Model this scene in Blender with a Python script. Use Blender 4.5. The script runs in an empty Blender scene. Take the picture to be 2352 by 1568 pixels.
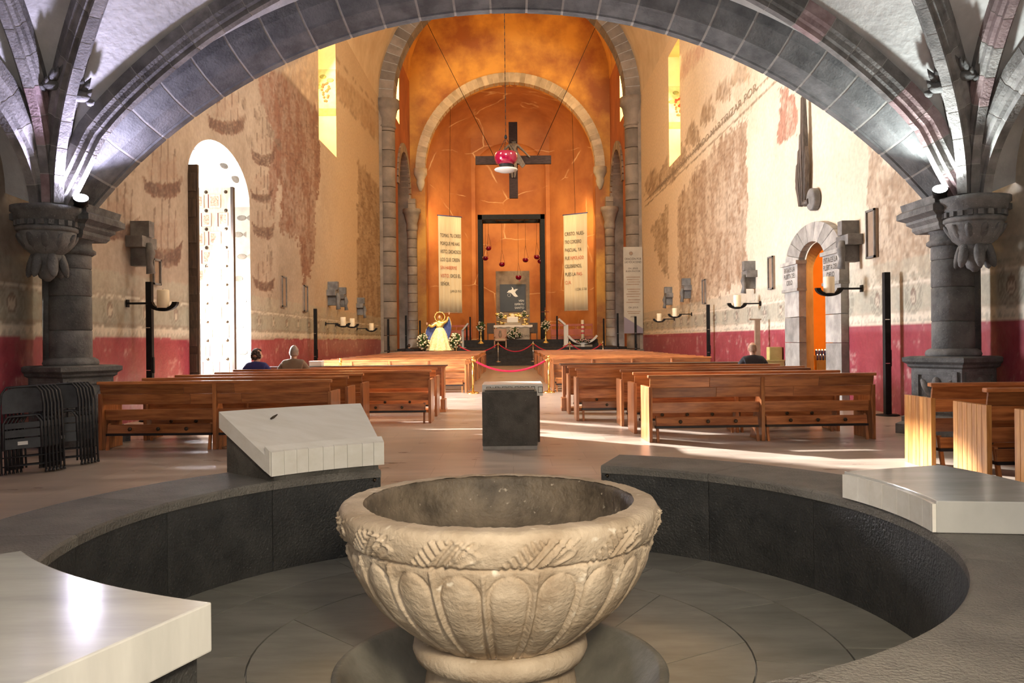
import bpy, bmesh, math, random
import numpy as np
from mathutils import Vector, Matrix
sc = bpy.context.scene
COL = sc.collection
rad = math.radians
rnd = random.Random(7)
# ------------------------------------------------------------------ camera
F, H, ROLL = 1920.0, 1.45, 0.0105
cam_d = bpy.data.cameras.new('camera'); cam = bpy.data.objects.new('camera', cam_d); COL.objects.link(cam)
cam.location = (0, 0, H); cam.rotation_euler = (rad(90), ROLL, 0)
cam_d.sensor_width = 36; cam_d.lens = 36 * F / 2352; cam_d.shift_y = -3 / 2352
cam_d.clip_start = 0.05; cam_d.clip_end = 300
sc.camera = cam
# ------------------------------------------------------------------ world, sun, daylight, exposure
sc.view_settings.view_transform = 'Standard'; sc.view_settings.look = 'None'
sc.view_settings.gamma = 1; sc.view_settings.use_curve_mapping = False
sc.view_settings.exposure = 0.0
w = bpy.data.worlds.new('world'); sc.world = w; w.use_nodes = True
bg = w.node_tree.nodes['Background']; bg.inputs[0].default_value = (0.86, 0.93, 1, 1); bg.inputs[1].default_value = 5.0
def light(kind, name, loc, aim, energy, color=(1, 1, 1), size=1.0, size_y=None, angle=None, spot=None, blend=0.5):
    d = bpy.data.lights.new(name, kind); o = bpy.data.objects.new(name, d); COL.objects.link(o)
    o.location = loc; d.energy = energy; d.color = color
    o.rotation_euler = (Vector(aim) - Vector(loc)).to_track_quat('-Z', 'Y').to_euler()
    if kind == 'AREA':
        d.shape = 'RECTANGLE'; d.size = size; d.size_y = size_y or size
    elif kind == 'SUN': d.angle = angle
    else: d.shadow_soft_size = size
    if kind == 'SPOT': d.spot_size = spot; d.spot_blend = blend
    return o
WARM = (1.0, 0.72, 0.36); GOLD = (1.0, 0.60, 0.22)
light('SUN', 'sunlight', (-20, 30, 15), (-20 + 1, 30 - 0.88, 15 - 0.47), 30.0, (1, 0.95, 0.9), angle=rad(1.2))
light('AREA', 'doorway_daylight', (-8.2, 19.9, 2.9), (0, 17.8, 0.3), 4500, (0.92, 0.93, 1.0), 4.6, 2.3)
# daylight of the high windows (gold ones in window openings; west and pale ones are added, unseen)
light('AREA', 'west_fill_light', (0, -1.4, 13.5), (0, 34, 6.5), 7600, (1, 0.94, 0.86), 6, 5)  # added area light before the closed west wall, brightens the nave walls
for s in (-1, 1):
    light('AREA', 'nave_window_daylight', (s * 7.9, 32.7 if s < 0 else 36.0, 11.6), (-s * 4, 34, 4), 1150, GOLD, 2.2, 4.2)
    light('AREA', 'nave_window_daylight', (s * 7.9, 20.5, 11.6), (-s * 5, 22, 2), 1100, (1, 0.92, 0.80), 2.2, 4.2)  # belongs to the hidden window pair added as light sources
    light('AREA', 'chancel_window_daylight', (s * 7.5, 51.7, 17.2), (-s * 2, 57.5, 15), 800, GOLD, 1.6, 5.0)
    light('AREA', 'apse_window_daylight', (s * 6.0, 60.3, 9.8), (-s * 2, 65, 7), 500, GOLD, 0.9, 4.4)
# unseen area light added behind the camera, lifts the choir like entrance daylight
light('AREA', 'choir_fill_light', (0, -1.5, 2.6), (0, 8, 1.4), 150, (1, 0.95, 0.88), 3.4, 3.6)
# lamps: a warm spot above the viewer for the font, an added, unseen pair at the chancel arch to brighten the apse
light('SPOT', 'font_spotlight', (0.55, 0.1, 2.25), (-0.1, 3.7, 0.45), 430, (1, 0.83, 0.60), 0.22, spot=rad(88), blend=0.8)
for s in (-1, 1): light('SPOT', 'chancel_fill_spot', (s * 5.4, 47.2, 13.6), (-s * 1.5, 62, 7.0), 3000, (1, 0.76, 0.48), 0.3, spot=rad(75), blend=0.8)
# ------------------------------------------------------------------ helpers
def P(x, y, D):
    dx = x - 1176; dy = y - 781
    a = dx - ROLL * dy; b = dy + ROLL * dx
    return Vector((a * D / F, D, H - b * D / F))
def WD(x, y, X=7.1):
    return F * X / abs((x - 1176) - ROLL * (y - 781))
class MB:
    def __init__(s): s.v = []; s.f = []; s.sm = []
    def add(s, vs, fs, smooth=False):
        n = len(s.v); s.v += [tuple(p) for p in vs]; s.f += [tuple(i + n for i in f) for f in fs]
        s.sm += [smooth] * len(fs); return s
    def box(s, x0, x1, y0, y1, z0, z1, M=None):
        vs = [Vector(p) for p in ((x0,y0,z0),(x1,y0,z0),(x1,y1,z0),(x0,y1,z0),(x0,y0,z1),(x1,y0,z1),(x1,y1,z1),(x0,y1,z1))]
        if M is not None: vs = [M @ p for p in vs]
        return s.add(vs, [(3,2,1,0),(4,5,6,7),(0,1,5,4),(1,2,6,5),(2,3,7,6),(3,0,4,7)])
    def grid(s, P_, closed_u=False, closed_v=False, smooth=True):
        # P_[i][j]
        n = len(P_); m = len(P_[0]); vs = [p for r in P_ for p in r]; fs = []
        for i in range(n if closed_u else n - 1):
            for j in range(m if closed_v else m - 1):
                a = i * m + j; b = ((i + 1) % n) * m + j; c = ((i + 1) % n) * m + (j + 1) % m; d = i * m + (j + 1) % m
                fs.append((a, b, c, d))
        return s.add(vs, fs, smooth)
    def lathe(s, prof, n=24, c=(0, 0, 0), rot=0.0, smooth=True, caps=True, a0=0, a1=2 * math.pi, sx=1, sy=1):
        c = Vector(c); full = abs(a1 - a0 - 2 * math.pi) < 1e-6; k = n if full else n + 1
        rows = [[c + Vector((sx * r * math.cos(rot + a0 + (a1 - a0) * i / n), sy * r * math.sin(rot + a0 + (a1 - a0) * i / n), z)) for i in range(k)] for r, z in prof]
        base = len(s.v); m = k
        vs = [p for r in rows for p in r]; fs = []
        for i in range(len(rows) - 1):
            for j in range(m if full else m - 1):
                fs.append((i * m + j, i * m + (j + 1) % m, (i + 1) * m + (j + 1) % m, (i + 1) * m + j))
        s.add(vs, fs, smooth)
        if caps and full:
            s.f.append(tuple(base + j for j in reversed(range(m)))); s.sm.append(False)
            s.f.append(tuple(base + (len(rows) - 1) * m + j for j in range(m))); s.sm.append(False)
        return s
    def tube(s, pts, r, n=8, smooth=True):
        pts = [Vector(p) for p in pts]; rows = []
        rr = r if isinstance(r, (list, tuple)) else [r] * len(pts)
        ref = None
        for i, p in enumerate(pts):
            t = (pts[min(i + 1, len(pts) - 1)] - pts[max(i - 1, 0)]).normalized()
            if ref is None:
                ref = Vector((0, 0, 1)) if abs(t.z) < 0.9 else Vector((1, 0, 0))
            u = t.cross(ref).normalized(); v = u.cross(t).normalized(); ref = v
            rows.append([p + (u * math.cos(2 * math.pi * k / n) + v * math.sin(2 * math.pi * k / n)) * rr[i] for k in range(n)])
        base = len(s.v)
        s.grid(rows, closed_v=True, smooth=smooth)
        s.f.append(tuple(base + j for j in range(n))); s.sm.append(False)
        s.f.append(tuple(base + (len(rows) - 1) * n + j for j in reversed(range(n)))); s.sm.append(False)
        return s
    def ell(s, c, rx, ry, rz, n=14, m=8, M=None):
        c = Vector(c); rows = []
        for i in range(m + 1):
            th = math.pi * i / m
            row = []
            for j in range(n):
                a = 2 * math.pi * j / n
                p = Vector((rx * math.sin(th) * math.cos(a), ry * math.sin(th) * math.sin(a), rz * math.cos(th)))
                row.append(c + (M @ p if M is not None else p))
            rows.append(row)
        return s.grid(rows, closed_v=True)
    def prism(s, poly, fn, t0, t1):
        # poly: list of 2d points, fn(u,v,t)->point
        n = len(poly); vs = [fn(u, v, t0) for u, v in poly] + [fn(u, v, t1) for u, v in poly]
        fs = [tuple(reversed(range(n))), tuple(range(n, 2 * n))] + [(i, (i + 1) % n, n + (i + 1) % n, n + i) for i in range(n)]
        return s.add(vs, fs)
    def sweep(s, frames, smooth=False):
        # frames: list of closed rings
        base = len(s.v); n = len(frames[0]); s.grid(frames, closed_v=True, smooth=smooth)
        s.f.append(tuple(base + j for j in range(n))); s.sm.append(False)
        s.f.append(tuple(base + (len(frames) - 1) * n + j for j in reversed(range(n)))); s.sm.append(False)
        return s
    def mesh(s, name, m=None, bevel=0, seg=2):
        me = bpy.data.meshes.new(name); me.from_pydata([tuple(p) for p in s.v], [], s.f)
        me.polygons.foreach_set('use_smooth', s.sm)
        bm = bmesh.new(); bm.from_mesh(me)
        bmesh.ops.recalc_face_normals(bm, faces=bm.faces)
        if bevel: bmesh.ops.bevel(bm, geom=bm.edges[:], offset=bevel, segments=seg, affect='EDGES', profile=0.6, clamp_overlap=True)
        bm.to_mesh(me); bm.free()
        if m is not None: me.materials.append(m)
        return me
    def build(s, name, m, parent=None, bevel=0, seg=2):
        return link(name, s.mesh(name, m, bevel, seg), parent)
def link(name, me, parent=None, loc=None):
    o = bpy.data.objects.new(name, me); COL.objects.link(o)
    if parent is not None: o.parent = parent
    if loc is not None: o.location = loc
    return o
def tag(o, label, cat, group=None):
    o['label'] = label; o['category'] = cat
    if group: o['group'] = group
    return o
def thing(name, label, cat, loc=(0, 0, 0), rz=0, group=None):
    o = bpy.data.objects.new(name, None); COL.objects.link(o); o.empty_display_size = 0.1
    o.location = loc; o.rotation_euler = (0, 0, rz); return tag(o, label, cat, group)
def struct(o): o['kind'] = 'structure'; return o
def stuff(o): o['kind'] = 'stuff'; return o
def copy_tree(root, loc, rz, label, group=None):
    r = root.copy(); COL.objects.link(r); r.location = loc; r.rotation_euler = (0, 0, rz); r['label'] = label
    if group: r['group'] = group
    for ch in list(root.children):
        c = ch.copy(); COL.objects.link(c); c.parent = r
        for g in ch.children:
            d = g.copy(); COL.objects.link(d); d.parent = c
    return r
def B(x0, x1, y0, y1, z0, z1): return MB().box(x0, x1, y0, y1, z0, z1)
# ------------------------------------------------------------------ materials
MATS = {}
def mat(name, c1, c2=None, rough=0.6, metal=0.0, scale=6.0, bump=0.0, bscale=None, stretch=(1, 1, 1), rand=0.0, speck=None, emit=None, estr=0, coat=0.0, trans=0.0, contrast=(0.35, 0.65), detail=5):
    m = bpy.data.materials.new(name); m.use_nodes = True; nt = m.node_tree; N = nt.nodes; L = nt.links
    b = N['Principled BSDF']; b.inputs['Roughness'].default_value = rough; b.inputs['Metallic'].default_value = metal
    if coat: b.inputs['Coat Weight'].default_value = coat; b.inputs['Coat Roughness'].default_value = 0.12
    if trans: b.inputs['Transmission Weight'].default_value = trans
    c2 = c2 or c1
    tc = N.new('ShaderNodeTexCoord'); mp = N.new('ShaderNodeMapping'); mp.inputs['Scale'].default_value = stretch
    L.new(tc.outputs['Object'], mp.inputs['Vector'])
    ns = N.new('ShaderNodeTexNoise'); ns.inputs['Scale'].default_value = scale; ns.inputs['Detail'].default_value = detail
    ns.inputs['Roughness'].default_value = 0.6
    oi = N.new('ShaderNodeObjectInfo')
    ad = N.new('ShaderNodeVectorMath'); ad.operation = 'ADD'
    cx = N.new('ShaderNodeCombineXYZ'); mm = N.new('ShaderNodeMath'); mm.operation = 'MULTIPLY'; mm.inputs[1].default_value = 37.0
    L.new(oi.outputs['Random'], mm.inputs[0]); L.new(mm.outputs[0], cx.inputs[0]); L.new(mm.outputs[0], cx.inputs[1])
    L.new(mp.outputs[0], ad.inputs[0]); L.new(cx.outputs[0], ad.inputs[1]); L.new(ad.outputs[0], ns.inputs['Vector'])
    cr = N.new('ShaderNodeValToRGB'); cr.color_ramp.elements[0].color = (*c1, 1); cr.color_ramp.elements[1].color = (*c2, 1)
    cr.color_ramp.elements[0].position = contrast[0]; cr.color_ramp.elements[1].position = contrast[1]
    L.new(ns.outputs[0], cr.inputs[0]); out = cr.outputs[0]
    if speck:
        n2 = N.new('ShaderNodeTexNoise'); n2.inputs['Scale'].default_value = speck[1]; n2.inputs['Detail'].default_value = 2
        L.new(tc.outputs['Object'], n2.inputs['Vector'])
        r2 = N.new('ShaderNodeValToRGB'); r2.color_ramp.elements[0].position = speck[2]; r2.color_ramp.elements[1].position = min(0.99, speck[2] + 0.08)
        L.new(n2.outputs[0], r2.inputs[0])
        mx = N.new('ShaderNodeMix'); mx.data_type = 'RGBA'; mx.inputs[7].default_value = (*speck[0], 1)
        L.new(r2.outputs[0], mx.inputs[0]); L.new(out, mx.inputs[6]); out = mx.outputs[2]
    if rand:
        hv = N.new('ShaderNodeHueSaturation'); mr = N.new('ShaderNodeMapRange')
        mr.inputs['To Min'].default_value = 1 - rand; mr.inputs['To Max'].default_value = 1 + rand
        L.new(oi.outputs['Random'], mr.inputs[0]); L.new(mr.outputs[0], hv.inputs['Value']); L.new(out, hv.inputs['Color']); out = hv.outputs[0]
    L.new(out, b.inputs['Base Color'])
    if bump:
        bp = N.new('ShaderNodeBump'); bp.inputs['Strength'].default_value = bump; bp.inputs['Distance'].default_value = 0.02
        n3 = N.new('ShaderNodeTexNoise'); n3.inputs['Scale'].default_value = bscale or scale * 4; n3.inputs['Detail'].default_value = 6
        L.new(mp.outputs[0], n3.inputs['Vector']); L.new(n3.outputs[0], bp.inputs['Height']); L.new(bp.outputs[0], b.inputs['Normal'])
    if emit: b.inputs['Emission Color'].default_value = (*emit, 1); b.inputs['Emission Strength'].default_value = estr
    MATS[name] = m; return m
M = {}
M['arch'] = mat('grey_basalt_block', (0.095, 0.098, 0.10), (0.19, 0.195, 0.195), 0.85, scale=3, bump=0.5, bscale=30, rand=0.22)
M['rib'] = mat('rib_stone', (0.15, 0.145, 0.14), (0.30, 0.29, 0.28), 0.85, scale=4, bump=0.5, bscale=30, rand=0.3)
M['ribred'] = mat('rib_stone_reddish', (0.20, 0.135, 0.14), (0.36, 0.27, 0.27), 0.85, scale=4, bump=0.5, bscale=30, rand=0.3)
M['mortar'] = mat('lime_mortar', (0.33, 0.32, 0.30), (0.42, 0.41, 0.38), 0.9, scale=8)
M['column'] = mat('column_stone', (0.085, 0.086, 0.085), (0.18, 0.18, 0.175), 0.8, scale=3.5, bump=0.55, bscale=26, rand=0.2, speck=((0.3, 0.3, 0.29), 60, 0.66))
M['plaster'] = mat('vault_plaster', (0.56, 0.56, 0.55), (0.72, 0.72, 0.70), 0.9, scale=2.0, bump=0.9, bscale=9)
M['farstone'] = mat('pillar_stone', (0.15, 0.125, 0.10), (0.26, 0.215, 0.175), 0.85, scale=1.2, rand=0.28, bump=0.3, bscale=8)
M['whitestone'] = mat('pale_arch_stone', (0.42, 0.36, 0.26), (0.58, 0.52, 0.40), 0.85, scale=1.5, rand=0.2)
M['revshade'] = mat('shaded_jamb_plaster', (0.26, 0.255, 0.235), (0.36, 0.35, 0.32), 0.9, scale=3, bump=0.4, bscale=8)  # jamb that gets less light: its shade is put into a greyer colour
M['orange'] = mat('orange_plaster', (0.36, 0.105, 0.026), (0.60, 0.25, 0.055), 0.8, scale=0.5, bump=0.5, bscale=3, contrast=(0.38, 0.68), detail=8)
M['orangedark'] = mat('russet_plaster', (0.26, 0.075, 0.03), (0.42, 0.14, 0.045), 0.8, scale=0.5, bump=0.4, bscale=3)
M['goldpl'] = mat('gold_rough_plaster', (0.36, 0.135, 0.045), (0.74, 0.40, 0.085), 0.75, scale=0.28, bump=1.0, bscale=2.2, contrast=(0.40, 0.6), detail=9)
M['nwall'] = mat('ochre_plaster', (0.50, 0.38, 0.24), (0.62, 0.50, 0.34), 0.85, scale=0.8, bump=0.3, bscale=5)
M['bench'] = mat('dark_basalt', (0.018, 0.019, 0.019), (0.040, 0.040, 0.038), 0.5, scale=5, bump=0.5, bscale=70, rand=0.12, speck=((0.16, 0.16, 0.15), 90, 0.68))
M['benchtop'] = mat('worn_basalt', (0.12, 0.112, 0.098), (0.19, 0.178, 0.155), 0.65, scale=3, bump=0.9, bscale=70, rand=0.1)
M['block'] = mat('grey_green_basalt', (0.055, 0.053, 0.045), (0.115, 0.108, 0.092), 0.6, scale=5, bump=0.5, bscale=60, speck=((0.45, 0.43, 0.38), 55, 0.72))
M['marble'] = mat('cream_marble', (0.78, 0.75, 0.66), (0.90, 0.88, 0.81), 0.22, scale=1.6, stretch=(1, 6, 6), contrast=(0.3, 0.7), coat=0.3)
M['marblegrey'] = mat('grey_marble', (0.44, 0.44, 0.415), (0.60, 0.60, 0.565), 0.16, scale=1.4, stretch=(1, 5, 1), contrast=(0.3, 0.7), coat=0.4)
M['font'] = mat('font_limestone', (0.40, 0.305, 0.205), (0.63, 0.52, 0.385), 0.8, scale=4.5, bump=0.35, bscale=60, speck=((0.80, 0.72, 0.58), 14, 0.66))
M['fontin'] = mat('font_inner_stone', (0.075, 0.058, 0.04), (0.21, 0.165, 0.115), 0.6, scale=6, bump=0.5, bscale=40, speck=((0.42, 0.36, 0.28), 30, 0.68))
M['dish'] = mat('drain_stone', (0.13, 0.125, 0.10), (0.24, 0.23, 0.19), 0.6, scale=3, bump=0.3, bscale=30)
M['water'] = mat('still_water', (0.012, 0.011, 0.009), None, 0.04)
M['pave'] = mat('pit_paving', (0.15, 0.148, 0.128), (0.235, 0.228, 0.20), 0.38, scale=2.2, stretch=(1, 3, 1), rand=0.16)
M['wood'] = mat('varnished_pew_wood', (0.25, 0.075, 0.023), (0.54, 0.205, 0.066), 0.28, scale=2.2, stretch=(1, 9, 9), rand=0.38, coat=0.35, detail=7)
M['woodv'] = mat('varnished_upright_wood', (0.25, 0.078, 0.025), (0.54, 0.21, 0.07), 0.28, scale=2.2, stretch=(9, 9, 1), rand=0.25, coat=0.35, detail=7)
M['pine'] = mat('honey_pine_stave', (0.42, 0.17, 0.045), (0.66, 0.33, 0.10), 0.32, scale=2.4, stretch=(8, 8, 1), rand=0.2, coat=0.3, detail=7, speck=((0.13, 0.05, 0.02), 9, 0.73))
M['darkwood'] = mat('dark_and_shaded_wood', (0.035, 0.022, 0.015), (0.08, 0.05, 0.032), 0.6, scale=4, stretch=(6, 6, 1))
M['litdoor'] = mat('lit_door_wood', (0.50, 0.40, 0.30), (0.68, 0.58, 0.47), 0.6, scale=4, stretch=(6, 6, 1))  # daylight glare on the far leaf put into a paler wood
M['black'] = mat('black_steel', (0.005, 0.005, 0.005), (0.010, 0.010, 0.010), 0.6, scale=8)
M['black'].node_tree.nodes['Principled BSDF'].inputs['Specular IOR Level'].default_value = 0.2
M['pad'] = mat('black_vinyl', (0.008, 0.007, 0.009), None, 0.4)
M['knob'] = mat('bronze_knob', (0.05, 0.035, 0.02), (0.09, 0.07, 0.05), 0.35, metal=0.8)
M['chairm'] = mat('black_chair_metal', (0.012, 0.012, 0.014), (0.028, 0.028, 0.032), 0.42, scale=10)
M['paper'] = mat('white_paper', (0.75, 0.74, 0.70), None, 0.7)
M['brass'] = mat('polished_brass', (0.80, 0.50, 0.16), None, 0.18, metal=1.0)
M['steel'] = mat('brushed_steel', (0.75, 0.72, 0.68), None, 0.25, metal=1.0)
M['velvet'] = mat('red_velvet_rope', (0.55, 0.005, 0.045), None, 0.5)
M['wax'] = mat('cream_wax', (0.78, 0.66, 0.45), (0.84, 0.74, 0.54), 0.5)
M['cross'] = mat('wall_cross_stone', (0.10, 0.094, 0.088), (0.20, 0.19, 0.178), 0.8, scale=4, bump=0.3)
M['plaque'] = mat('plaque_wood', (0.22, 0.15, 0.10), (0.32, 0.23, 0.16), 0.6, scale=3)
M['redglass'] = mat('ruby_glass', (0.17, 0.0, 0.018), (0.24, 0.001, 0.028), 0.08, coat=0.6)
M['redglass2'] = mat('dark_ruby_glass', (0.16, 0.0, 0.012), None, 0.12, coat=0.4)
M['chalk'] = mat('pale_metal_tray', (0.55, 0.53, 0.48), None, 0.4)
M['cloth'] = mat('cream_banner_cloth', (0.74, 0.62, 0.40), (0.80, 0.70, 0.48), 0.9, scale=1.5, stretch=(8, 8, 0.5))
M['vinyl'] = mat('grey_vinyl_banner', (0.34, 0.31, 0.25), (0.42, 0.38, 0.31), 0.45, scale=1)
M['ink'] = mat('dark_lettering', (0.03, 0.025, 0.02), None, 0.8)
M['inkred'] = mat('red_lettering', (0.55, 0.10, 0.04), None, 0.8)
M['white'] = mat('white_paint', (0.80, 0.78, 0.72), None, 0.6)
M['slate'] = mat('slate_blue_panel', (0.035, 0.04, 0.045), None, 0.5)
M['altar'] = mat('altar_stone', (0.40, 0.34, 0.26), (0.50, 0.43, 0.33), 0.7, scale=3)
M['carpet'] = mat('charcoal_step', (0.022, 0.021, 0.023), (0.04, 0.038, 0.04), 0.8, scale=6)
M['redbench'] = mat('red_bench_wood', (0.36, 0.075, 0.03), (0.48, 0.12, 0.05), 0.5, scale=2)
M['gold'] = mat('gilded', (0.85, 0.55, 0.14), (0.95, 0.72, 0.28), 0.3, metal=0.75, scale=14, bump=0.8, bscale=22)
M['gown'] = mat('cream_gold_gown', (0.78, 0.58, 0.26), (0.92, 0.82, 0.58), 0.45, scale=12, bump=0.5, bscale=20)
M['bluecloak'] = mat('blue_cloak', (0.03, 0.05, 0.20), (0.06, 0.09, 0.30), 0.5, scale=6)
M['leaf'] = mat('bouquet_leaf', (0.03, 0.07, 0.018), (0.08, 0.14, 0.035), 0.6, scale=8)
M['bloom'] = mat('cream_bloom', (0.72, 0.60, 0.45), (0.85, 0.76, 0.62), 0.7, scale=20)
M['pink'] = mat('pink_bloom', (0.65, 0.34, 0.30), (0.78, 0.5, 0.45), 0.7, scale=20)
M['skin'] = mat('skin', (0.42, 0.24, 0.16), (0.50, 0.30, 0.21), 0.55)
M['ochrebox'] = mat('olive_painted_wood', (0.34, 0.28, 0.10), (0.42, 0.36, 0.14), 0.6, scale=4)
M['lampglass'] = mat('floodlight_glass', (1, 1, 1), None, 0.3, emit=(0.80, 0.78, 1.0), estr=400)
M['lampglass2'] = mat('floodlight_glass_white', (1, 1, 1), None, 0.3, emit=(0.95, 1.0, 0.99), estr=160)
M['yglass'] = mat('yellow_window_glass', (0.8, 0.5, 0.1), None, 0.4, emit=(1.0, 0.66, 0.20), estr=3.0)
M['addglass'] = mat('added_window_glass', (0.8, 0.8, 0.7), None, 0.4, emit=(1.0, 0.9, 0.7), estr=3.0)  # panes of the added, hidden nave windows
M['blueglass'] = mat('blue_candle_glass', (0.05, 0.09, 0.4), None, 0.2)
M['flame'] = mat('candle_flame', (1, 0.8, 0.5), None, 0.5, emit=(1, 0.65, 0.3), estr=8)
M['roomor'] = mat('amber_room_wall', (0.62, 0.30, 0.05), (0.70, 0.36, 0.08), 0.8, scale=1)
# ================================================================== STRUCTURE
XW = 7.1
FC = Vector((-0.064, 3.98, 0))          # centre of the baptistery ring
# ---- floor
def floor_mat():
    m = bpy.data.materials.new('polished_floor_slabs'); m.use_nodes = True; nt = m.node_tree; N = nt.nodes; L = nt.links
    b = N['Principled BSDF']; b.inputs['Roughness'].default_value = 0.24
    tc = N.new('ShaderNodeTexCoord'); mp = N.new('ShaderNodeMapping'); mp.inputs['Rotation'].default_value = (0, 0, 0)
    L.new(tc.outputs['Object'], mp.inputs[0])
    br = N.new('ShaderNodeTexBrick'); br.inputs['Scale'].default_value = 1.0
    br.inputs['Brick Width'].default_value = 0.9; br.inputs['Row Height'].default_value = 0.6; br.inputs['Mortar Size'].default_value = 0.004
    br.inputs['Color1'].default_value = (0.46, 0.395, 0.34, 1); br.inputs['Color2'].default_value = (0.395, 0.335, 0.285, 1); br.inputs['Mortar'].default_value = (0.31, 0.26, 0.22, 1)
    L.new(mp.outputs[0], br.inputs[0])
    ns = N.new('ShaderNodeTexNoise'); ns.inputs['Scale'].default_value = 1.6; ns.inputs['Detail'].default_value = 7
    mp2 = N.new('ShaderNodeMapping'); mp2.inputs['Scale'].default_value = (0.6, 2.2, 1); L.new(tc.outputs['Object'], mp2.inputs[0]); L.new(mp2.outputs[0], ns.inputs[0])
    mx = N.new('ShaderNodeMix'); mx.data_type = 'RGBA'; mx.blend_type = 'MULTIPLY'; mx.inputs[0].default_value = 0.8
    cr = N.new('ShaderNodeValToRGB'); cr.color_ramp.elements[0].color = (0.62, 0.58, 0.55, 1); cr.color_ramp.elements[1].color = (1.15, 1.12, 1.08, 1)
    cr.color_ramp.elements[0].position = 0.3; cr.color_ramp.elements[1].position = 0.7
    L.new(ns.outputs[0], cr.inputs[0]); L.new(br.outputs[0], mx.inputs[6]); L.new(cr.outputs[0], mx.inputs[7]); L.new(mx.outputs[2], b.inputs['Base Color'])
    rr = N.new('ShaderNodeMapRange'); rr.inputs['To Min'].default_value = 0.20; rr.inputs['To Max'].default_value = 0.42
    L.new(ns.outputs[0], rr.inputs[0]); L.new(rr.outputs[0], b.inputs['Roughness'])
    return m
M['floor'] = floor_mat()
fl = MB(); n = 72; r0 = 2.2
xa, xb, ya, yb = -7.3, 7.3, -1.8, 8.4
ring = []; outer = []
for i in range(n):
    a = 2 * math.pi * i / n; c, s_ = math.cos(a), math.sin(a)
    ring.append((FC.x + r0 * c, FC.y + r0 * s_, 0))
    t = min(((xb - FC.x) / c if c > 1e-9 else 1e9), ((xa - FC.x) / c if c < -1e-9 else 1e9), ((yb - FC.y) / s_ if s_ > 1e-9 else 1e9), ((ya - FC.y) / s_ if s_ < -1e-9 else 1e9))
    outer.append((FC.x + t * c, FC.y + t * s_, 0))
# insert exact corners by snapping the nearest outer point
for cx_, cy_ in ((xa, ya), (xa, yb), (xb, ya), (xb, yb)):
    k = min(range(n), key=lambda i: (outer[i][0] - cx_) ** 2 + (outer[i][1] - cy_) ** 2); outer[k] = (cx_, cy_, 0)
fl.grid([ring, outer], closed_v=True, smooth=False)
fl.add([(xa, yb, 0), (xb, yb, 0), (xb, 67, 0), (xa, 67, 0)], [(0, 1, 2, 3)])
fl.add([(-14, 17, -0.01), (xa, 17, -0.01), (xa, 24, -0.01), (-14, 24, -0.01)], [(0, 1, 2, 3)])
fl.add([(xb, 16.5, 0), (11.2, 16.5, 0), (11.2, 26.5, 0), (xb, 26.5, 0)], [(0, 1, 2, 3)])
floor = struct(fl.build('floor', M['floor']))
# ---- pit paving stones round the drain (children of the floor)
def sector(r0, r1, a0, a1, z0, z1, n=6, ztop=None):
    """annular sector; angles from +Y towards +X, in degrees"""
    mb = MB(); rings = []
    for i in range(n + 1):
        a = rad(a0 + (a1 - a0) * i / n); d = Vector((math.sin(a), math.cos(a), 0))
        p0 = FC + d * r0; p1 = FC + d * r1
        rings.append([p0 + Vector((0, 0, z0)), p1 + Vector((0, 0, z0)), p1 + Vector((0, 0, z1)), p0 + Vector((0, 0, z1))])
    return mb.sweep(rings)
FX = Vector((-0.066, 3.70, 0))          # centre of the font
for ri, (q0, q1, k, off) in enumerate(((0.70, 1.16, 9, 10), (1.168, 1.60, 11, 3), (1.608, 2.02, 14, 16))):
    for j in range(k):
        a0 = off + j * 360 / k; a1 = a0 + 360 / k - 0.35 / q1 * 1.2
        mb = MB(); rings = []
        for i in range(7):
            a = rad(a0 + (a1 - a0) * i / 6); d = Vector((math.sin(a), math.cos(a), 0))
            c0 = FX if ri == 0 else FC
            if ri == 0:
                p0 = FX + d * 0.70; p1 = FC + d * 1.16
            else: p0 = FC + d * q0; p1 = FC + d * q1
            rings.append([p0 + Vector((0, 0, -0.05)), p1 + Vector((0, 0, -0.05)), p1, p0])
        mb.sweep(rings).build('paving_stone', M['pave'], floor)
# bed under the paving and the sunken drain dish
MB().lathe([(0.70, -0.02), (2.25, -0.02)], 64, (FX.x, FX.y, 0), caps=False, smooth=False).build('paving_bed', M['mortar'], floor)
prof = [(0.735, 0.012), (0.725, 0.022), (0.70, 0.022), (0.69, 0.01)] + [(0.69 - 0.40 * t, 0.005 - 0.30 * math.sin(t * math.pi / 2)) for t in [i / 10 for i in range(1, 11)]] + [(0.02, -0.295)]
MB().lathe(prof, 72, (FX.x, FX.y, 0), caps=False).build('drain_dish', M['dish'], floor)
# ---- numpy noise + wall painting
def hsh(i, j, s): return np.modf(np.abs(np.sin(i * 127.1 + j * 311.7 + s * 74.7) * 43758.5453))[0]
def vn(x, y, s=0):
    i = np.floor(x); j = np.floor(y); u = x - i; v = y - j; u = u * u * (3 - 2 * u); v = v * v * (3 - 2 * v)
    return (hsh(i, j, s) * (1 - u) + hsh(i + 1, j, s) * u) * (1 - v) + (hsh(i, j + 1, s) * (1 - u) + hsh(i + 1, j + 1, s) * u) * v
def fb(x, y, s=0, o=4):
    r = 0; a = 0.5; t = 0
    for k in range(o): r = r + a * vn(x * 2 ** k, y * 2 ** k, s + k); t += a; a *= 0.55
    return r / t
def inpoly(px, py, poly):
    ins = np.zeros(px.shape, bool); n = len(poly)
    for i in range(n):
        x0, y0 = poly[i]; x1, y1 = poly[(i + 1) % n]
        if y0 == y1: continue
        c = ((y0 > py) != (y1 > py)) & (px < (x1 - x0) * (py - y0) / (y1 - y0) + x0); ins ^= c
    return ins
def wpt(x, y):
    """photo point on the side wall -> (depth, height) on that wall"""
    D = WD(x, y); return (D, P(x, y, D).z)
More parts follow.
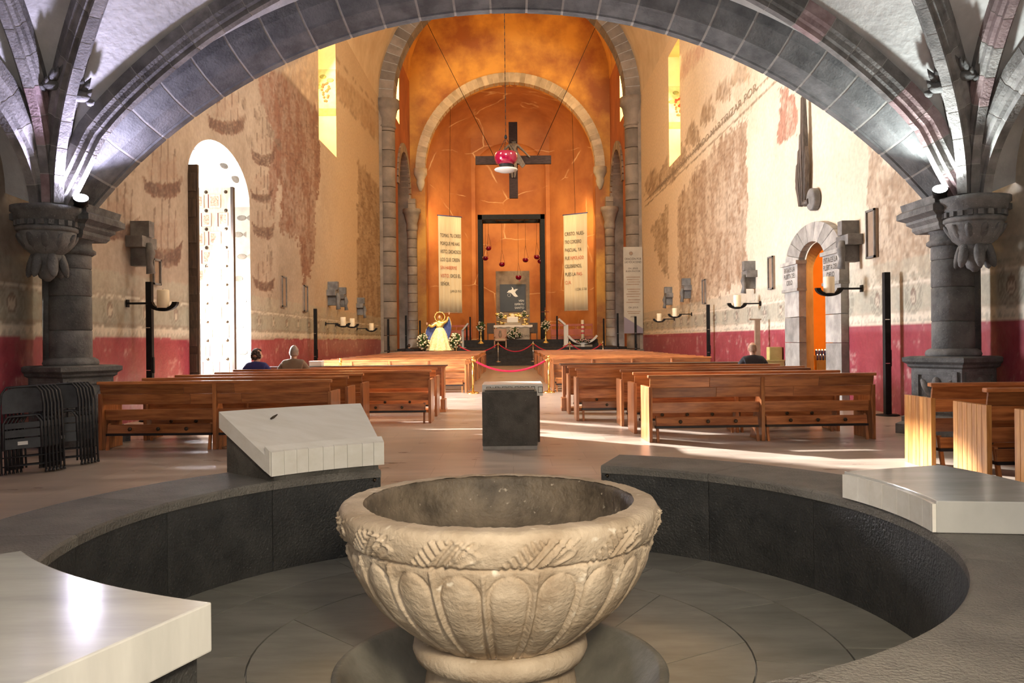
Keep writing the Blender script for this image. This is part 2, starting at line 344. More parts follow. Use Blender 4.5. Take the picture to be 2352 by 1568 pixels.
def seg(px, py, a, b, w):
    ax, ay = a; bx, by = b; dx = bx - ax; dy = by - ay; t = np.clip(((px - ax) * dx + (py - ay) * dy) / (dx * dx + dy * dy + 1e-9), 0, 1)
    return np.hypot(px - ax - t * dx, py - ay - t * dy) < w
def mixc(c, col, k): return c * (1 - k[:, None]) + np.array(col)[None, :] * k[:, None]
def paint(side, D, z):
    right = side > 0
    n1 = fb(D * 0.5, z * 0.5, 3); n2 = fb(D * 3, z * 3, 11); n3 = fb(D * 12, z * 12, 23, 2); st = fb(D * 7, z * 1.1, 31)
    hi = np.array((0.68, 0.595, 0.475)) if right else np.array((0.41, 0.335, 0.265)); lo = np.array((0.56, 0.47, 0.36)) if right else np.array((0.28, 0.22, 0.17))  # left plaster coloured darker for the weaker light that wall gets
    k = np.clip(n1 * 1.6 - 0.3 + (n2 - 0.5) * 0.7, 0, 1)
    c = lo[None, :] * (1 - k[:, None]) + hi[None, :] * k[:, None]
    far = np.clip((D - 27) / 8, 0, 1); c = mixc(c, (0.62, 0.46, 0.27) if right else (0.54, 0.40, 0.24), far * 0.7)
    wx = D + ((fb(D * 2.2, z * 2.2, 41) - 0.5) * 0.6 + (vn(D * 11, z * 9, 43) - 0.5) * 0.16) * np.clip(D / 22, 0.6, 2); wy = z + (fb(D * 2.2, z * 2.2, 57) - 0.5) * 0.6 + (vn(D * 9, z * 11, 47) - 0.5) * 0.30
    scr = np.clip(1 - np.abs(fb(D * 3.5, z * 2.2, 83) - 0.5) / 0.035, 0, 1) + np.clip(1 - np.abs(fb(D * 6, z * 1.4, 91, 2) - 0.5) / 0.05, 0, 1); hole = np.clip((fb(D * 1.6, z * 1.3, 97) - 0.38) * 6, 0.62, 1)
    bx = D + (n2 - 0.5) * 0.12; by = z + (n3 - 0.5) * 0.08
    def patch(poly, col, kk, c, rag=True):
        q = [wpt(*p) for p in poly]; m = inpoly(wx if rag else bx, wy if rag else by, q)
        a = np.where(m, np.clip(kk * hole * (0.55 + 0.75 * st + 1.0 * (n3 - 0.5)), 0, 0.9), 0.0); c = mixc(c, col, a); return mixc(c, tuple(0.5 * v for v in col), np.where(m, np.clip(kk * 0.55 * scr * (0.4 + n3), 0, 0.7), 0.0))
    def line(pts, col, wd, kk, c):
        q = [wpt(*p) for p in pts]; m = np.zeros(D.shape, bool)
        for a, b in zip(q, q[1:]): m |= seg(bx, by, a, b, wd)
        return mixc(c, col, np.where(m, kk * (0.5 + n3), 0.0))
    def ship(cx, cy, w_, h_, c, kk=1.0):
        brown = (0.15, 0.075, 0.05); dk = (0.10, 0.06, 0.045)
        hull = [(cx - .5 * w_, cy - .12 * h_), (cx - .34 * w_, cy + .06 * h_), (cx, cy + .12 * h_), (cx + .3 * w_, cy + .10 * h_), (cx + .5 * w_, cy - .08 * h_), (cx + .42 * w_, cy + .38 * h_), (cx + .2 * w_, cy + .5 * h_), (cx - .2 * w_, cy + .45 * h_), (cx - .42 * w_, cy + .28 * h_)]
        c = patch(hull, brown, kk, c, False)
        for t in (0.25, 0.33, 0.41): c = line([(cx - .42 * w_, cy + (t - .2) * h_), (cx, cy + t * h_), (cx + .42 * w_, cy + (t - .12) * h_)], dk, 0.025, 0.6, c)
        for mx_, mh in ((-.25, .75), (-.05, 1.0), (.12, .9), (.28, .7)):
            c = line([(cx + mx_ * w_, cy + .1 * h_), (cx + (mx_ + .03) * w_, cy - mh * h_)], dk, 0.03, 0.6, c)
        c = patch([(cx - .3 * w_, cy + .05 * h_), (cx - .2 * w_, cy - .55 * h_), (cx + .3 * w_, cy - .5 * h_), (cx + .36 * w_, cy + .05 * h_)], (0.28, 0.17, 0.12), 0.35, c)
        return c
    if not right:
        br = (0.19, 0.080, 0.045)
        c = patch([(640,170),(700,165),(733,215),(733,420),(725,470),(722,600),(695,660),(690,560),(640,520),(650,430),(630,380),(640,300),(625,230)], br, 1.0, c)
        c = patch([(590,175),(640,165),(650,235),(640,420),(630,520),(615,400),(630,300),(600,240)], (0.22, 0.105, 0.07), 0.8, c)
        c = patch([(822,365),(875,435),(875,790),(818,775)], (0.23, 0.14, 0.07), 0.9, c)
        c = patch([(733,120),(880,270),(880,335),(733,175)], (0.34, 0.22, 0.12), 0.65, c, False)
        c = patch([(645,165),(735,110),(735,265),(725,245)], (0.60, 0.45, 0.29), 0.8, c, False)
        for a in (line,):
            c = a([(648,165),(735,262)], (0.2, 0.13, 0.08), 0.05, 0.7, c); c = a([(760,120),(880,262)], (0.22, 0.15, 0.09), 0.04, 0.6, c); c = a([(745,190),(880,340)], (0.22, 0.15, 0.09), 0.04, 0.6, c)
        for s_ in ((372,410,95,95),(375,560,92,110),(520,268,92,85),(604,345,58,75),(600,440,50,55),(605,515,54,70),(606,640,52,60),(272,505,100,95),(480,215,60,50)):
            c = ship(*s_, c)
        for x_, y_ in ((300,385),(265,370),(560,240),(590,265),(575,330),(622,300),(350,330),(640,330),(620,585),(618,690)):
            c = patch([(x_-7,y_-14),(x_+6,y_-9),(x_+8,y_+10),(x_-3,y_+16)], (0.17,0.12,0.09), 0.7, c)
    else:
        br = (0.28, 0.17, 0.10)
        c = patch([(1590,400),(1650,330),(1716,262),(1716,640),(1600,700)], br, 0.85, c)
        c = patch([(1556,455),(1602,400),(1600,700),(1560,720)], (0.27,0.165,0.09), 0.9, c)
        c = patch([(1496,520),(1534,470),(1534,640),(1515,610)], (0.28,0.18,0.09), 0.85, c)
        for hx, hy in ((1500,395),(1530,375),(1560,345),(1590,290),(1625,235),(1662,185),(1700,150)):
            c = patch([(hx-20,hy+55),(hx-14,hy+12),(hx,hy-12),(hx+14,hy+4),(hx+22,hy+40)], (0.28,0.18,0.10), 0.85, c)
        c = patch([(1690,100),(1740,130),(1740,230),(1700,270),(1680,180)], (0.52,0.40,0.27), 0.5, c)
        c = patch([(1790,205),(1830,215),(1828,305),(1786,328)], (0.34,0.15,0.10), 1.0, c)
        c = patch([(1990,340),(2140,450),(2140,640),(2010,640),(1995,520)], (0.33,0.24,0.165), 0.9, c)
        for x_, y_ in ((2030,490),(2110,560),(2050,440),(1640,560),(1680,520),(1660,600),(1640,450),(1690,420),(1620,520)):
            c = line([(x_-12,y_+18),(x_-12,y_-14),(x_,y_-22),(x_+12,y_-14),(x_+12,y_+18),(x_-12,y_+18)], (0.30,0.21,0.14), 0.03, 0.6, c)
        for p in ([(1480,476),(1800,170)], [(1482,461),(1790,152)]): c = line(p, (0.22,0.16,0.10), 0.035, 0.75, c)
        c = line([(1705,275),(1705,640)], (0.25,0.2,0.14), 0.03, 0.6, c)
        c = patch([(1565,130),(1620,95),(1620,125),(1560,190)], (0.42,0.22,0.15), 0.6, c, False)
    # lower frieze with cherub heads, on both walls
    z0 = 1.66 if right else 1.56
    gr = (0.30, 0.30, 0.24)
    def bandk(a, b): return np.clip((by - a) / 0.03, 0, 1) * np.clip((b - by) / 0.03, 0, 1)
    c = mixc(c, gr, bandk(z0 + 0.25, z0 + 0.70) * (0.50 + 0.5 * n2)); c = mixc(c, (0.34, 0.34, 0.27), bandk(z0 + 0.78, z0 + 1.2) * (0.15 + 0.55 * n2))
    c = mixc(c, (0.62, 0.59, 0.50), bandk(z0 + 0.70, z0 + 0.78) * 0.7); c = mixc(c, (0.62, 0.58, 0.48), bandk(z0 + 0.02, z0 + 0.22) * 0.6)
    for zz in (0.22, 0.25, 0.70, 0.79): c = mixc(c, (0.18, 0.17, 0.13), bandk(z0 + zz - 0.03, z0 + zz + 0.03) * 0.5)
    sc_ = np.abs(np.modf(D / 0.16)[0] - 0.5) * 2
    c = mixc(c, (0.24, 0.23, 0.18), np.where((by > z0 + 0.04) & (by < z0 + 0.04 + 0.09 * sc_), 0.5, 0)); c = mixc(c, (0.24, 0.23, 0.18), np.where((by > z0 + 0.84) & (by < z0 + 0.84 + 0.08 * sc_), 0.45, 0))
    du = (np.modf(D / 1.45 + 0.31)[0] - 0.5) * 1.45; dv = z - (z0 + 0.50); rr = np.hypot(du, dv * 1.0)
    face = (np.hypot(du * 1.35, dv) < 0.13)
    c = mixc(c, (0.50, 0.42, 0.33), np.where(face, 0.75, 0)); ring = np.abs(np.hypot(du * 1.35, dv) - 0.135) < 0.022
    c = mixc(c, (0.14, 0.10, 0.08), np.where(ring, 0.7, 0)); c = mixc(c, (0.14, 0.10, 0.08), np.where((np.abs(np.abs(du) - 0.04) < 0.018) & (np.abs(dv - 0.03) < 0.018), 0.7, 0))
    c = mixc(c, (0.14, 0.10, 0.08), np.where((np.abs(du) < 0.04) & (np.abs(dv + 0.06) < 0.012), 0.6, 0)); c = mixc(c, (0.17, 0.12, 0.09), np.where(face & (dv > 0.07), 0.75, 0))
    for q in (0.20, 0.255, 0.31): c = mixc(c, (0.20, 0.19, 0.15), np.where((np.abs(rr - q) < 0.018) & ((dv < 0.05) | (np.abs(du) > 0.15)), 0.55, 0))
    # red dado
    zt = z0 + (fb(D * 1.3, D * 0, 71) - 0.5) * 0.05
    red = np.array((0.225, 0.028, 0.045)); red2 = np.array((0.33, 0.068, 0.085)); kk = np.clip(n1 * 0.9 + (n2 - 0.4) * 0.8, 0, 1)
    rc = red[None, :] * (1 - kk[:, None]) + red2[None, :] * kk[:, None]
    worn = np.clip((n3 + n2 - 1.25) * 4, 0, 1) * 0.6; rc = mixc(rc, (0.55, 0.38, 0.34), worn)
    m = (z < zt)[:, None]; c = np.where(m, rc, c)
    return np.clip(c, 0, 1)
def wall_material():
    m = bpy.data.materials.new('frescoed_plaster'); m.use_nodes = True; nt = m.node_tree; N = nt.nodes; L = nt.links; b = N['Principled BSDF']
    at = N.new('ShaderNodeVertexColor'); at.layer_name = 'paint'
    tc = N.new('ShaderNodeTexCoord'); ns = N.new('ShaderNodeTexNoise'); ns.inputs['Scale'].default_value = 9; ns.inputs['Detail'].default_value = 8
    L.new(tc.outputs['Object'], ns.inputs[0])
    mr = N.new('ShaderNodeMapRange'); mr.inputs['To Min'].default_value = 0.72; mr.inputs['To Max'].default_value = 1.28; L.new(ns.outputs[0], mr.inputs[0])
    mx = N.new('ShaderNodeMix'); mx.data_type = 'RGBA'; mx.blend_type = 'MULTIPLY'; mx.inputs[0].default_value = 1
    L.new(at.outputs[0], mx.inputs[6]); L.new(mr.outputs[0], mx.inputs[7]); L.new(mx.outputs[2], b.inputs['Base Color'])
    sp = N.new('ShaderNodeSeparateXYZ'); L.new(tc.outputs['Object'], sp.inputs[0])
    gz = N.new('ShaderNodeMapRange'); gz.inputs['From Min'].default_value = 1.5; gz.inputs['From Max'].default_value = 1.7; gz.inputs['To Min'].default_value = 0.32; gz.inputs['To Max'].default_value = 0.85
    L.new(sp.outputs[2], gz.inputs[0]); L.new(gz.outputs[0], b.inputs['Roughness'])
    n2 = N.new('ShaderNodeTexNoise'); n2.inputs['Scale'].default_value = 5; n2.inputs['Detail'].default_value = 7; L.new(tc.outputs['Object'], n2.inputs[0])
    bp = N.new('ShaderNodeBump'); bp.inputs['Strength'].default_value = 0.45; bp.inputs['Distance'].default_value = 0.04; L.new(n2.outputs[0], bp.inputs['Height']); L.new(bp.outputs[0], b.inputs['Normal'])
    return m
M['fresco'] = wall_material()
def arc_hi(y0, y1, zs, rise):
    yc = (y0 + y1) / 2; hw = (y1 - y0) / 2
    return lambda y: zs + rise * math.sqrt(max(0, 1 - ((y - yc) / hw) ** 2))
ZT = 14.65
OPEN_L = [(18.4, 22.75, 0, arc_hi(18.4, 22.75, 5.15, 1.2)), (31.1, 34.2, 9.0, lambda y: 14.0), (19.2, 21.8, 9.4, lambda y: 14.0)]
OPEN_R = [(18.5, 20.2, 0, arc_hi(18.5, 20.2, 3.1, 0.55)), (34.8, 37.3, 9.1, lambda y: 14.0), (19.2, 21.8, 9.4, lambda y: 14.0)]  # last opening on both walls: hidden window added as a light source
def fresco_wall(name, s, openings):
    ys = [-1.8, 2, 6, 10.0]; y = 11.0
    while y < 45.9:
        ys.append(y); y += max(0.035, y * y / 13632 * 2.6)
    for o in openings: ys += [o[0], o[1]] + [o[0] + (o[1] - o[0]) * (0.5 - 0.5 * math.cos(math.pi * k / 16)) for k in range(1, 16)]
    ys += [46.2]; ys = sorted(set(round(v, 4) for v in ys))
    V = []; Fc = []; nv = 0
    for a, b in zip(ys, ys[1:]):
        if b - a < 1e-4: continue
        iv = [(0.0, 0.0, ZT, ZT)]
        for (o0, o1, zl, zh) in openings:
            if a >= o0 - 1e-4 and b <= o1 + 1e-4:
                new = []
                for (l0, l1, h0, h1) in iv:
                    if zl >= h0 or zh(a) <= l0: new.append((l0, l1, h0, h1)); continue
                    if zl > l0 + 1e-6: new.append((l0, l1, zl, zl))
                    new.append((zh(a), zh(b), h0, h1))
                iv = new
        dz = 0.042 if b > 11.2 else 0.4
        for (l0, l1, h0, h1) in iv:
            n_ = max(1, int((min(h0, 9.6) - min(l0, 9.6)) / dz)) ; m_ = int(max(0, h0 - max(l0, 9.6)) / 0.15)
            k = n_ + m_
            if n_ and m_:
                t = np.concatenate([np.linspace(0, (9.6 - l0) / (h0 - l0), n_ + 1)[:-1], np.linspace((9.6 - l0) / (h0 - l0), 1, m_ + 1)]) if l0 < 9.6 else np.linspace(0, 1, m_ + 1)
            else: t = np.linspace(0, 1, max(k, 1) + 1)
            k = len(t)
            A = np.stack([np.full(k, s * XW), np.full(k, a), l0 + (h0 - l0) * t], 1); Bq = np.stack([np.full(k, s * XW), np.full(k, b), l1 + (h1 - l1) * t], 1)
            V.append(A); V.append(Bq); i = np.arange(k - 1)
            q = np.stack([nv + i, nv + k + i, nv + k + i + 1, nv + i + 1], 1)
            Fc.append(q if s < 0 else q[:, ::-1]); nv += 2 * k
    V = np.concatenate(V); Fc = np.concatenate(Fc)
    me = bpy.data.meshes.new(name); me.vertices.add(len(V)); me.vertices.foreach_set('co', V.ravel().astype(np.float32))
    me.loops.add(Fc.size); me.loops.foreach_set('vertex_index', Fc.ravel().astype(np.int32))
    me.polygons.add(len(Fc)); me.polygons.foreach_set('loop_start', np.arange(0, Fc.size, 4, dtype=np.int32)); me.polygons.foreach_set('loop_total', np.full(len(Fc), 4, dtype=np.int32))
    me.update(calc_edges=True)
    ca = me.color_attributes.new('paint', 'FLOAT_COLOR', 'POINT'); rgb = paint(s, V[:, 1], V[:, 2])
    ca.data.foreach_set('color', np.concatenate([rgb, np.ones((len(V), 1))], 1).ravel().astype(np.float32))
    me.materials.append(M['fresco'])
    return struct(link(name, me))
wall_left = fresco_wall('wall_left', -1, OPEN_L); wall_right = fresco_wall('wall_right', 1, OPEN_R)
def reveal(parent, s, o, depth, m, name='window_reveal', n=16, sill=True, splay=0):
    y0, y1, zl, zh = o; ys = [y0] + [y0 + (y1 - y0) * (0.5 - 0.5 * math.cos(math.pi * k / n)) for k in range(1, n)] + [y1]
    path = [(y0, zl)] + [(y, zh(y)) for y in ys] + [(y1, zl)]
    if sill: path.append((y0, zl))
    mb = MB(); mb.grid([[(s * XW, y, z) for y, z in path], [(s * (XW + depth), y + splay * (y - y0) / (y1 - y0), z) for y, z in path]], smooth=False)
    return mb.build(name, m, parent)
M['revealy'] = mat('window_reveal_plaster', (0.66, 0.50, 0.27), (0.74, 0.58, 0.33), 0.8, scale=1.5)
M['revealw'] = mat('lime_washed_reveal', (0.72, 0.68, 0.60), (0.82, 0.79, 0.73), 0.85, scale=2, bump=0.4, bscale=8)
wn = 0
for s, ops, wl in ((-1, OPEN_L, wall_left), (1, OPEN_R, wall_right)):
    for oi_, o in enumerate(ops[1:]):
        reveal(wl, s, o, 1.1, M['revealy']); wn += 1
        X = s * (XW + 1.1)
        g = MB().add([(X, o[0], o[2]), (X, o[1], o[2]), (X, o[1], 14.0), (X, o[0], 14.0)], [(0, 1, 2, 3)]).build('window_%d' % wn, M['yglass'] if oi_ == 0 else M['addglass']); struct(g)
        for t in (0.33, 0.66): B(X - 0.03, X + 0.03, o[0] + t * (o[1] - o[0]) - 0.03, o[0] + t * (o[1] - o[0]) + 0.03, o[2], 14.0).build('glazing_bar', M['black'], g)
        # painted grape frieze that runs over the far reveal
        yy = o[1] - 0.03
    reveal(wl, s, ops[0], 1.15 if s < 0 else 0.5, M['revealw'] if s < 0 else M['farstone'], 'door_reveal', 24, sill=False, splay=0 if s < 0 else 0.85)
MB().add([(-XW, 22.745, 0), (-XW - 1.15, 22.745, 0), (-XW - 1.15, 22.745, 5.15), (-XW, 22.745, 5.15)], [(0, 1, 2, 3)]).build('shaded_jamb', M['revshade'], wall_left)
# fruit frieze panels painted on the far reveals
def frieze(s, y, z0, z1):
    p = B(s * XW, s * (XW + 0.9), y - 0.015, y, z0, z1).build('painted_frieze', M['friezebg'], wall_left if s < 0 else wall_right)
    rr = random.Random(5)
    cx_ = s * (XW + 0.42)
    for i in range(22):
        dz = rr.random() * 0.75; wdt = 0.2 * (1 - abs(dz - 0.45) / 0.6)
        MB().ell((cx_ + (rr.random() - 0.5) * 2 * wdt, y - 0.02, z0 + 0.3 + dz), 0.055, 0.02, 0.055, 8, 5).build('painted_grape', M['grape'], p)
    for a, b_ in ((-0.28, 0.9), (0.2, 1.15), (-0.1, 1.3)):
        MB().ell((cx_ + a, y - 0.02, z0 + b_), 0.14, 0.015, 0.09, 8, 5).build('painted_leaf', M['leafp'], p)
M['friezebg'] = mat('frieze_ground', (0.52, 0.33, 0.16), (0.66, 0.46, 0.24), 0.8, scale=4)
M['grape'] = mat('painted_grape_red', (0.50, 0.06, 0.03), None, 0.8)
M['leafp'] = mat('painted_leaf_green', (0.16, 0.20, 0.06), (0.22, 0.26, 0.1), 0.8)
frieze(-1, 34.2, 11.0, 12.6); frieze(1, 37.3, 11.1, 12.7)
for s, y, z0 in ((-1, 34.2, 11.0), (1, 37.3, 11.1)):
    B(s * XW, s * (XW + 0.9), y - 0.03, y, z0 - 0.28, z0).build('frieze_border', M['leafp'], wall_left if s < 0 else wall_right)
# ---- nave vault, west wall, closing pieces
vp = []
for i in range(25):
    a = math.pi * i / 24; vp.append((-XW * math.cos(a), XW * math.sin(a)))
mb = MB(); mb.grid([[(x, y, ZT + z) for x, z in vp] for y in (-1.8, 46.2)]); nave_vault = struct(mb.build('ceiling', M['nwall']))
wb = MB(); wb.add([(-7.3, -1.8, -0.2), (7.3, -1.8, -0.2), (7.3, -1.8, 22), (-7.3, -1.8, 22)], [(0, 1, 2, 3)]); struct(wb.build('wall_back', M['plaster']))
# ---- chancel
XC = 7.0; D1, D2 = 46.2, 58.4; AR = 6.28
M['farstone2'] = mat('brown_jamb_stone', (0.22, 0.175, 0.13), (0.36, 0.30, 0.23), 0.85, scale=1.2, rand=0.2)
def chancel_wall(name, s):
    mb = MB(); o = (52.0, 57.6, 1.0, arc_hi(52.0, 57.6, 11.2, 2.6)); HW = 19.6
    ys = [D1, 50.4, 52.0] + [52.0 + 5.6 * (0.5 - 0.5 * math.cos(math.pi * k / 20)) for k in range(1, 20)] + [53.0, 57.6, D2]; ys = sorted(set(ys))
    for a, b in zip(ys, ys[1:]):
        iv = [(0, 0, HW, HW)]
        if a >= 52 - 1e-4 and b <= 57.6 + 1e-4: iv = [(o[3](a), o[3](b), HW, HW)]
        if a >= 50.4 - 1e-4 and b <= 53.0 + 1e-4: iv = [(iv[0][0], iv[0][1], 15.2, 15.2), (19.2, 19.2, HW, HW)]
        for (l0, l1, h0, h1) in iv:
            mb.add([(s * XC, a, l0), (s * XC, b, l1), (s * XC, b, h1), (s * XC, a, h0)], [(0, 1, 2, 3)])
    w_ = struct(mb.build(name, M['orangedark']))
    # recess behind the side arch
    path = [(52.0, 0)] + [(y, o[3](y)) for y in [52.0 + 5.6 * (0.5 - 0.5 * math.cos(math.pi * k / 20)) for k in range(21)]] + [(57.6, 0)]
    MB().grid([[(s * XC, y, z) for y, z in path], [(s * (XC + 0.8), y, z) for y, z in path]], smooth=False).build('recess_jamb', M['farstone'], w_)
    MB().add([(s * (XC + 0.8), y, z) for y, z in path], [tuple(range(len(path)))]).build('recess_wall', M['orangedark'], w_)
    # voussoirs of the side arch, proud of the wall
    k = 22; yc = 54.8
    for i in range(k):
        a0 = math.pi * i / k + 0.012; a1 = math.pi * (i + 1) / k - 0.012; ring = []
        for a in (a0, a1):
            c, q = math.cos(a), math.sin(a)
            ring.append([(s * (XC - dx), yc - (2.8 + e) * c, 11.2 + (2.6 + e) * q) for dx, e in ((-0.5, 0.0), (0.12, 0.0), (0.12, 0.55), (-0.5, 0.55))])
        MB().sweep(ring).build('arch_stone', M['farstone2'], w_)
    # far jamb column
    t = 1.0; j = 0
    while t < 9.0:
        h = 0.62; MB().lathe([(0.33, t + 0.012), (0.34, t + 0.03), (0.34, t + h - 0.03), (0.33, t + h - 0.012)], 14, (s * (XC - 0.22), 57.35, 0)).build('jamb_drum', M['farstone2'], w_); t += h
    MB().lathe([(0.36, 9.0), (0.40, 9.2), (0.36, 9.5), (0.48, 9.9), (0.55, 10.2), (0.62, 10.25), (0.62, 10.5)], 14, (s * (XC - 0.22), 57.35, 0)).build('jamb_capital', M['farstone2'], w_)
    t = 10.5
    while t < 11.15: MB().box(s * (XC - 0.5), s * XC, 57.0, 57.7, t + 0.01, t + 0.33).build('jamb_block', M['farstone2'], w_); t += 0.34
    # window above
    mbr = MB(); q = [(50.4, 15.2), (50.4, 19.2), (53.0, 19.2), (53.0, 15.2), (50.4, 15.2)]
    mbr.grid([[(s * XC, y, z) for y, z in q], [(s * (XC + 0.9), y, z) for y, z in q]], smooth=False).build('window_reveal', M['revealy'], w_)
    g = MB().add([(s * (XC + 0.9), 50.4, 15.2), (s * (XC + 0.9), 53.0, 15.2), (s * (XC + 0.9), 53.0, 19.2), (s * (XC + 0.9), 50.4, 19.2)], [(0, 1, 2, 3)]).build('window_%d' % (5 if s < 0 else 6), M['yglass']); struct(g)
    return w_
wcl = chancel_wall('wall_chancel_left', -1); wcr = chancel_wall('wall_chancel_right', 1)
# chancel vault
mb = MB(); mb.grid([[(-XC * math.cos(math.pi * i / 24), y, 19.6 + XC * math.sin(math.pi * i / 24)) for i in range(25)] for y in np.linspace(D1, D2, 10)])
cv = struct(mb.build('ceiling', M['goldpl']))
# piece between the wall head and window top is covered by the vault; side pieces
# great transverse arch + half columns on both sides
ga = thing('chancel_arch', 'tall round arch of dark brown stone blocks framing the golden chancel', 'arch', (0, 45.8, 0))
k = 44
for i in range(k):
    a0 = math.pi * i / k + 0.003; a1 = math.pi * (i + 1) / k - 0.003; am = (a0 + a1) / 2; ring = []
    for a in (a0, am, a1):
        c, q = math.cos(a), math.sin(a); ring.append([(-r * c, y, 14.65 + r * q) for y, r in ((-0.55, AR), (0.55, AR), (0.55, 7.2), (-0.55, 7.2))])
    MB().sweep(ring).build('arch_stone', M['farstone'], ga)
MB().sweep([[(-r * math.cos(math.pi * i / 60), y, 14.65 + r * math.sin(math.pi * i / 60)) for y, r in ((-0.53, AR + 0.02), (0.53, AR + 0.02), (0.53, 7.18), (-0.53, 7.18))] for i in range(61)]).build('mortar_joints', M['mortar'], ga)
wcl2 = MB(); wcl2.grid([[(-r * math.cos(math.pi * i / 30), D1 + 0.1, 14.65 + r * math.sin(math.pi * i / 30)) for i in range(31)] for r in (6.9, 14.0)], smooth=False); struct(wcl2.build('wall_chancel_front', M['orangedark']))
for s in (-1, 1):
    pc = thing('engaged_pillar', 'tall round %s pillar of stacked stone drums carrying the chancel arch' % ('left' if s < 0 else 'right'), 'pillar', (s * 6.74, 45.75, 0))
    z = 0.0; rr = random.Random(3)
    MB().box(-0.62, 0.62, -0.7, 0.7, 0.0, 0.9).build('plinth', M['farstone'], pc, 0.03)
    z = 0.92
    while z < 13.0:
        h = 0.78 + rr.random() * 0.3; h = min(h, 13.1 - z)
        if h < 0.15: break
        MB().lathe([(0.445, z + 0.012), (0.46, z + 0.03), (0.46, z + h - 0.03), (0.445, z + h - 0.012)], 24).build('drum', M['farstone'], pc); z += h
    MB().lathe([(0.47, 13.05), (0.53, 13.15), (0.47, 13.3), (0.50, 13.6), (0.56, 13.9), (0.60, 14.1), (0.70, 14.2), (0.70, 14.62)], 24).build('capital', M['farstone'], pc)
    MB().box(0.2 * s if s > 0 else -0.5, 0.5 if s > 0 else -0.2, -0.45, 0.45, 0.9, 14.6).build('wall_pier', M['farstone'], pc)
# end wall of the chancel with pale arch, then apse
AI, AO, ZA = 5.95, 6.6, 13.5
mb = MB(); N_ = 40
inner = [(-AI, 0.0)] + [(-AI * math.cos(math.pi * i / N_), ZA + AI * math.sin(math.pi * i / N_)) for i in range(N_ + 1)] + [(AI, 0.0)]
outr = [(-XC - 0.1, 0.0)] + [(-(XC + 0.1) * math.cos(math.pi * i / N_), 19.4 + (XC + 0.6) * math.sin(math.pi * i / N_)) for i in range(N_ + 1)] + [(XC + 0.1, 0.0)]
mb.grid([[(x, D2, z) for x, z in inner], [(x, D2, z) for x, z in outr]], smooth=False)
mb.grid([[(x, D2, z) for x, z in inner], [(x, D2 + 0.9, z) for x, z in inner]], smooth=False)
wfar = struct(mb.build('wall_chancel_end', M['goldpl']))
pa = thing('apse_arch', 'pale stone arch around the apse behind the hanging cross', 'arch', (0, D2, 0))
k = 52
for i in range(k):
    a0 = math.pi * i / k + 0.004; a1 = math.pi * (i + 1) / k - 0.004; ring = []
    for a in (a0, a1):
        c, q = math.cos(a), math.sin(a); ring.append([(-r * c, y, ZA + r * q) for y, r in ((-0.18, AI - 0.02), (0.5, AI - 0.02), (0.5, AO), (-0.18, AO))])
    MB().sweep(ring).build('arch_stone', M['whitestone'], pa)
MB().sweep([[(-r * math.cos(math.pi * i / 60), y, ZA + r * math.sin(math.pi * i / 60)) for y, r in ((-0.165, AI), (0.5, AI), (0.5, AO - 0.02), (-0.165, AO - 0.02))] for i in range(61)]).build('mortar_joints', M['whitestone'], pa)
for s in (-1, 1):
    MB().lathe([(0.08, 11.9), (0.22, 12.2), (0.30, 12.5), (0.27, 12.7), (0.42, 13.0), (0.47, 13.1), (0.47, 13.48)], 12, (s * 6.27, -0.02, 0)).build('corbel', M['whitestone'], pa)
